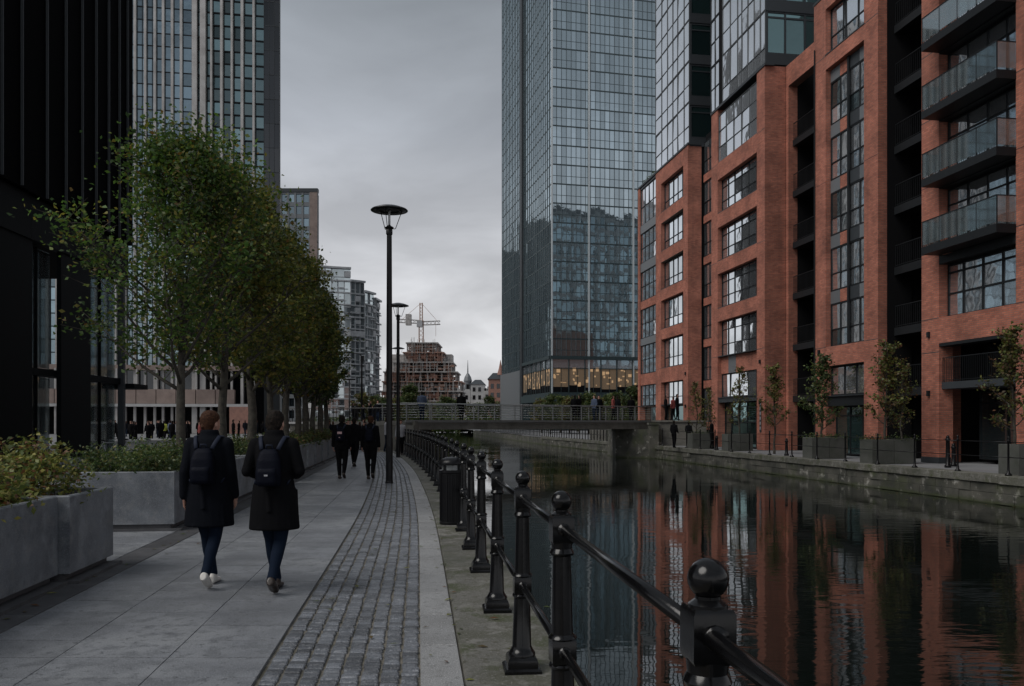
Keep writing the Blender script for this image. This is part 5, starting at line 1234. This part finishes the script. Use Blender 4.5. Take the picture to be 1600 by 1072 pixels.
def person(loc, rz, label, H=1.72, coat='long', coatm='coat', legm='jeans', shoem='white_shoe', hairm='hair_brown', stride=.17, bent=False, pack=True, turn=0.0, group='people', detail=1, swing=.10, packprint=None, lean=.03, front=1, low=False):
    """a walker seen from behind: x right, y forward; returns the root"""
    t = thing('person', label, 'person', loc, rz, group); k = H/1.72; vx = .008 if detail else .02
    fy = (stride*front, -stride*front); hipz, kz, az_ = .90, .50, .085
    hips = [V((-.09, 0, hipz)), V((.09, 0, hipz))]; feet = []
    knees = []; ankles = []
    for i, sx_ in enumerate((-1, 1)):
        y = fy[i]; rear = y < 0; a = V((sx_*(.022 if detail else .065), y, az_+(.055 if rear else 0))); ankles.append(a)
        kn = V((sx_*(.06 if detail else .085), y*.42+(.075 if rear else .045), kz-.01)); knees.append(kn)
    # arms
    sh_ = [V((-.168, 0, 1.415)), V((.168, 0, 1.415))]; el, wr, hd = [], [], []
    for i, sx_ in enumerate((-1, 1)):
        sw = swing*(1 if i == (0 if front < 0 else 1) else -1)
        if bent: e = V((sx_*.245, -.035, 1.15)); w = V((sx_*.17, .17, 1.10)); h = V((sx_*.13, .23, 1.12))
        else: e = V((sx_*.212, sw*.5-.03, 1.13)); w = V((sx_*.228, sw+.02, .88)); h = V((sx_*.224, sw+.05, .80))
        el.append(e); wr.append(w); hd.append(h)
    B_ = MB(); S3 = lambda v: v*k
    hc = V((0, .02+lean, 1.60))
    eloft(B_, [(0, 0, .86, .13, .10), (0, 0, .95, .165, .115), (0, 0, 1.08, .14, .10), (0, .01, 1.25, .14, .10), (0, .01, 1.37, .14, .09), (0, .01, 1.43, .09, .07), (0, lean*.6, 1.48, .062, .06), (0, lean, 1.56, .054, .056)])
    for i in range(2):
        limb(B_, [hips[i], knees[i], ankles[i]], [.085, .055, .038]); limb(B_, [sh_[i]-V((0, 0, .02)), el[i], wr[i]], [.045, .038, .027])
        a = ankles[i]; B_.tube([a+V((0, -.01, -.03)), a+V((0, .03, -.045)), a+V((0, .06, -.05))], [.026, .024, .018], 8)
    # head with face
    eloft(B_, [(hc.x, hc.y+a, hc.z+b, c, d) for a, b, c, d in ((.02, -.105, .035, .04), (.018, -.085, .052, .065), (.012, -.05, .066, .083), (0, 0, .074, .095), (-.004, .04, .075, .097), (-.006, .08, .064, .084), (-.006, .105, .04, .055), (-.006, .116, .012, .02))], 16)
    B_.tube([hc+V((0, .088, .012)), hc+V((0, .112, -.022)), hc+V((0, .100, -.03))], [.008, .013, .011], 8)            # nose
    B_.ell(hc+V((0, .088, -.06)), (.022, .010, .006), 8, 6); B_.ell(hc+V((0, .086, -.07)), (.018, .010, .006), 8, 6)      # lips
    for sx_ in (-1, 1):
        B_.ell(hc+V((sx_*.030, .083, .012)), (.012, .008, .008), 8, 6); B_.ell(hc+V((sx_*.077, -.004, -.012)), (.010, .019, .032), 8, 6)   # eyes, ears
    # hands: palm, four bent fingers, thumb
    for i, sx_ in enumerate((-1, 1)):
        w, h = wr[i], hd[i]; d = (h-w).normalized(); side = V((0, 1, 0)) if not bent else V((0, 0, 1)); side = (side-d*side.dot(d)).normalized(); nrm = d.cross(side)*(-sx_ if not bent else 1)
        pc = w+d*.055
        for q in (-.5, -.17, .17, .5):
            B_.tube([w+d*.01+side*q*.035, pc+d*.035+side*q*.062], [.013, .0125], 8)
        for q, ln in ((-.5, .055), (-.17, .068), (.17, .074), (.5, .066)):
            b0 = pc+d*.03+side*q*.066; j1 = b0+d*ln*.5+nrm*ln*.12; j2 = j1+d*ln*.32+nrm*ln*.30; j3 = j2+d*ln*.12+nrm*ln*.3
            limb(B_, [b0, j1, j2, j3], [.0092, .0088, .008, .007], 7)
        b0 = w+d*.025+side*.028; limb(B_, [b0, b0+d*.028+side*.026, b0+d*.058+side*.032+nrm*.010], [.012, .0105, .0085], 7)
    bm_ = blobmesh(B_, .0065 if detail else .014, 2, 'body', M['skin']); body = link_mesh('body', bm_, t)
    # hair
    Hh = MB(); eloft(Hh, [(hc.x, hc.y+a, hc.z+b, c, d) for a, b, c, d in ((-.052, -.085, .040, .035), (-.048, -.06, .058, .052), (-.036, -.02, .074, .070), (-.024, .02, .083, .088), (-.012, .055, .085, .102), (-.008, .09, .074, .094), (-.008, .118, .052, .066), (-.008, .132, .018, .026))], 18)
    rh = random.Random(hash(label) % 1000)
    for i in range(26): a = rh.uniform(0, 6.28); z = rh.uniform(-.05, .11); Hh.ell(hc+V((math.cos(a)*.068*(1-max(0, z)*3), -.028+math.sin(a)*.075*(1-max(0, z)*3), z)), (.020, .022, .020), 6, 4)
    hm = blobmesh(Hh, .008 if detail else .014, 1, 'hair', M[hairm]); link_mesh('hair', hm, t)
    for o_ in (t.children[-1],): pass
    if turn:
        # the head looks a little to one side
        for me in (bm_, hm):
            co = np.empty(len(me.vertices)*3); me.vertices.foreach_get('co', co); co = co.reshape(-1, 3)
            w_ = np.clip((co[:, 2]-1.49)/.06, 0, 1)*(np.abs(co[:, 0]) < .13)*turn; x, y = co[:, 0].copy(), co[:, 1]-hc.y
            c_, s_ = np.cos(w_), np.sin(w_); co[:, 0] = x*c_-y*s_; co[:, 1] = x*s_+y*c_+hc.y; me.vertices.foreach_set('co', co.reshape(-1)); me.update()
    # trousers
    T_ = MB(); eloft(T_, [(0, 0, .80, .15, .115), (0, 0, .90, .178, .125), (0, 0, .98, .168, .118), (0, 0, 1.03, .155, .11)])
    for i in range(2):
        kn, a = knees[i], ankles[i]; th = 1.0 if legm == 'jeans' else 1.12
        limb(T_, [hips[i]-V((0, 0, .02)), hips[i].lerp(kn, .5), kn, kn.lerp(a, .35)-V((0, .012, 0)), kn.lerp(a, .75), a+V((0, 0, .015))], [.098*th, .083*th, .062*th, .060*th, .048*th, .046*th])
    tm = blobmesh(T_, .011 if detail else .018, 2, 'trousers', M[legm]); link_mesh('trousers', tm, t)
    # coat or jacket
    C_ = MB(); hem = .60 if coat == 'long' else .86
    if coat == 'long':
        eloft(C_, [(0, 0, hem, .232, .165), (0, 0, hem+.012, .236, .168), (0, 0, .80, .222, .158), (0, 0, 1.0, .198, .142), (0, 0, 1.12, .172, .13), (0, .0, 1.28, .18, .138), (0, 0, 1.38, .18, .13), (0, .0, 1.445, .14, .11), (0, .01, 1.485, .095, .09), (0, .015, 1.54, .078, .08)])
        eloft(C_, [(0, .012, 1.46, .10, .095), (0, .018, 1.53, .085, .088)])
    else:
        eloft(C_, [(0, 0, hem, .185, .135), (0, 0, hem+.05, .192, .14), (0, 0, 1.05, .185, .135), (0, .0, 1.28, .205, .145), (0, 0, 1.40, .205, .135), (0, .0, 1.455, .15, .11), (0, .01, 1.49, .085, .085), (0, .015, 1.525, .07, .075)])
    rf = random.Random(H*1000)
    for i in range(2):
        cuff = el[i].lerp(wr[i], .93)
        limb(C_, [sh_[i]-V((0, 0, .015)), sh_[i].lerp(el[i], .5), el[i], el[i].lerp(wr[i], .5), cuff], [.070, .060, .055, .050, .045])
    # hanging folds and creases
    for i in range(22 if detail else 0):
        a = rf.uniform(0, 6.28); z0 = rf.uniform(hem+.03, 1.1); r_ = .215 if coat == 'long' else .175
        C_.tube([V((r_*math.cos(a), r_*.70*math.sin(a), z0)), V((r_*1.02*math.cos(a+.08), r_*.72*math.sin(a+.08), max(hem+.01, z0-.3)))], [.012, .026], 6)
    cm_ = blobmesh(C_, .011 if detail else .018, 2, 'coat', M[coatm]); link_mesh('coat' if coat == 'long' else 'jacket', cm_, t)
    # shoes
    for i in range(2):
        a = ankles[i]; rear = fy[i] < 0; Sh = MB(); tilt = -.5 if rear else 0
        pts = [(-.075, -.045, .030, .040), (-.05, -.035, .040, .052), (0, -.04, .043, .045), (.07, -.055, .047, .032), (.13, -.062, .045, .024), (.17, -.066, .030, .017)]
        c_, s_ = math.cos(tilt), math.sin(tilt); rings = []
        for (y, z, rx, rz_) in pts:
            ring = []
            for q in range(12):
                an = 2*math.pi*q/12; yy_, zz_ = y, max(z+rz_*math.sin(an), -.084); ring.append(a+V((rx*math.cos(an), yy_*c_-zz_*s_+(.03 if rear else 0), yy_*s_+zz_*c_-(.0 if rear else 0))))
            rings.append(ring)
        Sh.loft(rings); lo = min(v[2] for v in Sh.v); Sh.v = [(x, y, z-min(lo, 0)+(0.0 if lo > 0 else 0)) for x, y, z in Sh.v]
        if rear: Sh.v = [(x, y, z-min(v[2] for v in Sh.v)) for x, y, z in Sh.v] if False else Sh.v
        Sh.tube([a+V((0, 0, -.03)), a+V((0, -.005, .03))], [.043, .041], 10)
        sm = blobmesh(Sh, .008 if detail else .014, 1, 'shoe', M[shoem]); link_mesh('shoe', sm, t)
    if pack:
        K = MB(); py = -.145; rows = [(0, py-.045, 1.02, .100, .045), (0, py-.058, 1.05, .112, .062), (0, py-.062, 1.14, .115, .070), (0, py-.056, 1.26, .105, .062), (0, py-.045, 1.33, .085, .048), (0, py-.03, 1.365, .055, .03)]
        n = 24; rings = []
        for cx, cy, z, rx, ry in rows:
            ring = []
            for q in range(n):
                an = 2*math.pi*q/n; ca, sa = math.cos(an), math.sin(an); ring.append(V((cx+rx*math.copysign(abs(ca)**.6, ca), cy+ry*math.copysign(abs(sa)**.6, sa), z)))
            rings.append(ring)
        K.loft(rings); km = blobmesh(K, .010, 2, 'backpack', M['pack']); bp_ = link_mesh('backpack', km, t)
        Pk = MB(); Pk.loft([[V((.088*math.copysign(abs(math.cos(a))**.5, math.cos(a)), py-.112-(.02 if z in (1.06, 1.16) else .004)+.03*math.sin(a), z)) for a in [2*math.pi*q/16 for q in range(16)]] for z in (1.03, 1.06, 1.16, 1.19)])
        link_mesh('front_pocket', blobmesh(Pk, .009, 2, 'front_pocket', M['pack']), bp_)
        for sx_ in (-1, 1):
            pts = [V((sx_*.075, py-.02, 1.36)), V((sx_*.095, -.115, 1.42)), V((sx_*.115, -.05, 1.475)), V((sx_*.125, .04, 1.475)), V((sx_*.13, .125, 1.40)), V((sx_*.13, .155, 1.28)), V((sx_*.165, .10, 1.12)), V((sx_*.15, -.10, 1.04))]
            MB().tube(pts, [.020]*8, 8, sq=(1, .45)).build('strap', M['strap'], bp_, smooth=True, local=True)
        MB().tube([V((-.03, py-.03, 1.36)), V((-.025, py-.04, 1.40)), V((.025, py-.04, 1.40)), V((.03, py-.03, 1.36))], .008, 6).build('grab_handle', M['strap'], bp_, local=True, smooth=True)
        if hairm == 'hair_dark': MB().box(-.016, .016, py-.163, py-.150, 1.12, 1.135).build('badge', M['grey_cloth'] if not packprint else M[packprint], bp_, local=True)
        if packprint: MB().box(-.06, .06, py-.130, py-.112, 1.22, 1.28).build('print_patch', M[packprint], bp_, local=True)
    t.scale = (k, k, k)
    return t
person((-2.93, 8.05, .001), R(3), 'walker in a long black coat, white trainers and navy backpack, left of the near pair', H=1.70, coat='long', coatm='coat2', shoem='white_shoe', hairm='hair_brown', stride=.2, turn=R(-28), swing=.06, group='pair of near walkers in long dark coats', front=1)
person((-2.23, 7.8, .001), R(2), 'walker in a long black coat with brown shoes and bent elbows, near pair', H=1.70, coat='long', coatm='coat', shoem='brown_shoe', hairm='hair_dark', stride=.19, bent=True, turn=R(-8), group='pair of near walkers in long dark coats', front=1)
person((-4.77, 23.3, 0), 0, 'walker in black jacket with a pale print on the backpack, left of the farther pair', H=1.78, coat='short', legm='black_cloth', shoem='brown_shoe', hairm='hair_dark', stride=.05, pack=True, packprint='pinkprint', detail=0, group='farther pair of walkers in short jackets', swing=.05)
person((-3.95, 23.2, 0), 0, 'broad walker in black jacket and trousers, just left of the nearest lamp post', H=1.76, coat='short', legm='black_cloth', shoem='brown_shoe', hairm='hair_brown', stride=.05, pack=True, detail=0, group='farther pair of walkers in short jackets', swing=.04)
person((-5.6, 29.5, 0), R(-6), 'dark figure walking between and beyond the farther pair of walkers', H=1.74, coat='short', legm='black_cloth', shoem='brown_shoe', hairm='hair_dark', stride=.17, pack=False, detail=0, group='walkers farther up the towpath')
person((-5.35, 40, 0), R(180), 'figure in a light grey top by the railing, just right of the second lamp post', H=1.70, coat='short', coatm='grey_cloth', legm='black_cloth', shoem='brown_shoe', hairm='hair_brown', stride=.06, pack=False, detail=0, group='walkers farther up the towpath')

# small far figures: one mesh each, five builds shared
def far_person(seed, cm_, lm_, hm_):
    rr = random.Random(seed); mb = MB(); st = rr.uniform(.02, .16)
    eloft(mb, [(0, 0, .84, .16, .12), (0, 0, 1.0, .17, .12), (0, 0, 1.25, .19, .13), (0, 0, 1.40, .19, .12), (0, 0, 1.47, .09, .08), (0, 0, 1.53, .055, .055)], 10)
    eloft(mb, [(0, .01, 1.50, .05, .055), (0, 0, 1.58, .075, .09), (0, 0, 1.66, .078, .098), (0, 0, 1.72, .04, .05)], 10)
    for sx_, y in ((-1, st), (1, -st)):
        limb(mb, [V((sx_*.09, 0, .88)), V((sx_*.09, y*.4+.04, .48)), V((sx_*.08, y, .06)), V((sx_*.08, y+.12, .04))], [.10, .07, .05, .04], 8)
        limb(mb, [V((sx_*.2, 0, 1.40)), V((sx_*.25, -y*.3, 1.14)), V((sx_*.24, -y*.6+.1, .92))], [.065, .055, .04], 8)
    me = blobmesh(mb, .035, 2, 'person', [M[cm_], M[lm_], M['skin'], M[hm_]]); n = len(me.polygons); c = np.empty(n*3); me.polygons.foreach_get('center', c); c = c.reshape(-1, 3)
    mi = np.where(c[:, 2] < .86, 1, 0); mi = np.where(c[:, 2] > 1.50, 2, mi); mi = np.where((c[:, 2] > 1.50) & ((c[:, 1] < .02) | (c[:, 2] > 1.66)), 3, mi)
    me.polygons.foreach_set('material_index', mi.astype(np.int32)); return me
FP = [far_person(1, 'coat', 'black_cloth', 'hair_dark'), far_person(2, 'coat2', 'jeans', 'hair_brown'), far_person(3, 'black_cloth', 'black_cloth', 'hair_dark'), far_person(4, 'blue_cloth', 'jeans', 'hair_dark'), far_person(5, 'red_cloth', 'black_cloth', 'hair_brown'), far_person(6, 'grey_cloth', 'jeans', 'hair_brown'), far_person(7, 'hivis', 'black_cloth', 'hair_dark')]
rp_ = random.Random(44)
def put(me, px, Y, z, label, group):
    t = link_mesh('person', me, None, (relx(px, Y), Y, z)); t.rotation_euler = (0, 0, rp_.uniform(0, 6.28)); s_ = rp_.uniform(.93, 1.06); t.scale = (s_,)*3; tag(t, label, 'person', group); return t
ords_ = lambda n: str(n)+('th' if 10 < n % 100 < 14 else {1: 'st', 2: 'nd', 3: 'rd'}.get(n % 10, 'th'))
CL = ['black coat', 'navy coat and jeans', 'black jacket and trousers', 'dark blue top']
def crowd(n, x0, x1, y0, y1, z, where, group, picks=(0, 0, 1, 2, 2, 3), xs=None):
    L_ = sorted((rp_.uniform(x0, x1) if rp_.random() > .3 or not xs else rp_.uniform(*xs), rp_.uniform(y0, y1), rp_.choice(picks)) for _ in range(n))
    for i, (px, Y, k) in enumerate(L_): put(FP[k], px, Y, z, '%s figure from left %s, in %s' % (ords_(i+1), where, CL[k]), group)
crowd(92, 148, 505, 58, 92, -.03, 'in the plaza crowd', 'dark crowd on the plaza behind the trees', xs=(150, 300))
for px, Y in ((312, 60), (446, 64)): put(FP[4], px, Y, -.03, 'dull red coated figure in the plaza crowd, ' + ('beside the left walker head' if px == 312 else 'between tree trunks past the right walker'), 'coloured figures in the plaza crowd')
for px, Y in ((277, 62), (472, 70)): put(FP[5], px, Y, -.03, 'figure in pale grey in the plaza crowd, ' + ('just left of the first tree trunk' if px == 277 else 'among the far tree trunks'), 'coloured figures in the plaza crowd')
put(FP[6], 257, 72, -.03, 'figure in a bright yellow high visibility top in the plaza crowd', 'coloured figures in the plaza crowd')
crowd(26, 505, 600, 46, 55, -.03, 'where the towpath ends', 'group of people at the end of the towpath', (0, 1, 2, 3))
put(FP[5], 604, 44, 0, 'pale dressed figure just behind the nearest lamp post', 'walkers farther up the towpath')
crowd(16, 545, 612, 61, 80, 1.45, 'on the raised road', 'people on the raised road', (0, 1, 2, 3))
for i, (px, s_) in enumerate(((658, 3.5), (667, 4.6))):
    p = BF.P(s_ if i else 1.9, -1.5, 1.66); t = link_mesh('person', FP[2 if i else 3], None, p); tag(t, ['leftmost dark figure crossing the footbridge', 'second dark figure near the left end of the footbridge'][i], 'person', 'people on the footbridge')
for i in range(7): s_ = 13.2+i*.85; p = BF.P(min(s_, 18.9), -1.2-.5*(i % 2), 1.66); t = link_mesh('person', FP[(0, 2, 3, 1, 4, 2, 0)[i]], None, p); t.rotation_euler = (0, 0, i*1.1); tag(t, 'figure in the red coat near the right end of the footbridge' if i == 4 else 'dark figure near the footbridge right end, %s from the left' % ords_(i+1), 'person', 'people near the right end of the footbridge')
for i, (px, Y) in enumerate(((1058, 57.0), (1052, 58.5), (1040, 60))): put(FP[(0, 4, 2)[i]], px, Y, 1.70, ['dark figure on the terrace beside the brick pier', 'red coated figure on the terrace by the bridge', 'dark figure on the terrace nearest the bridge'][i], 'people on the terrace')
for i, (px, Y) in enumerate(((1053, 50.5), (1112, 49.0), (1076, 51.5))): put(FP[(0, 2, 0)[i]], px, Y, .0, ['dark figure on the quay left of the planter nearest the bridge', 'dark figure on the quay right of the planter nearest the bridge', 'dark figure on the quay behind the planter nearest the bridge'][i], 'people on the far quay')

# ---------------------------------------------------------------- plaza furniture behind the planters
M['whitemetal'] = mat('white_metal', (.45, .46, .47), .5)
def bike(x, y, rz, label):
    t = thing('bicycle', label, 'bicycle', (x, y, -.02), rz, 'parked bicycles on the plaza')
    for dx in (-.52, .52):
        mb = MB(); ring = [V((dx+.33*math.cos(a), 0, .34+.33*math.sin(a))) for a in [2*math.pi*i/24 for i in range(25)]]; mb.tube(ring, .016, 6, up=V((0, 1, 0))); w = mb.build('wheel', M['iron_dull'], t, local=True)
        mb = MB()
        for i in range(8): a = 2*math.pi*i/8; mb.tube([V((dx, 0, .34)), V((dx+.32*math.cos(a), 0, .34+.32*math.sin(a)))], .003, 3)
        mb.build('spokes', M['steel'], w, local=True)
    mb = MB()
    for a, b in (((-.52, .34), (-.18, .80)), ((-.52, .34), (-.05, .30)), ((-.05, .30), (-.2, .84)), ((-.05, .30), (.36, .80)), ((-.18, .78), (.36, .80)), ((.36, .86), (.52, .34))): mb.tube([V((a[0], 0, a[1])), V((b[0], 0, b[1]))], .016, 6)
    mb.build('frame', M['whitemetal'], t, local=True); MB().tube([V((.34, -.26, .96)), V((.36, 0, .93)), V((.34, .26, .96))], .013, 6).build('handlebar', M['iron_dull'], t, local=True)
    MB().ell((-.22, 0, .88), (.12, .06, .03), 10, 6).build('saddle', M['iron_dull'], t, local=True)
for i, (px, Y, lb) in enumerate(((168, 33, 'bicycle parked furthest left, beside the black building column'), (205, 35, 'bicycle parked second from the left behind the spiky planter'), (240, 34, 'bicycle parked just left of the first tree trunk'), (322, 36, 'bicycle parked right of the first tree trunk'))): bike(relx(px, Y), Y, rp_.uniform(-.3, .3), lb)
for i, (px, Y, w) in enumerate(((158, 50, 2.4), (215, 52, 3.4), (262, 54, 3.2), (330, 56, 3.0), (470, 60, 2.6))):
    t = thing('plaza_bench', ['low pale bench wall beside the black column', 'low pale bench wall in front of the crowd, second from left', 'low pale bench wall left of the first tree trunk', 'low pale bench wall right of the first tree trunk', 'low pale bench wall among the far tree trunks'][i], 'bench', (relx(px, Y), Y, -.03), 0, 'low pale bench walls on the plaza')
    MB().bbox(-w/2, w/2, -.25, .25, .42, .52, .02).build('seat', M['plaster'], t, local=True); MB().box(-w/2+.1, w/2-.1, -.18, .18, 0, .42).build('base', M['plaster'], t, local=True)
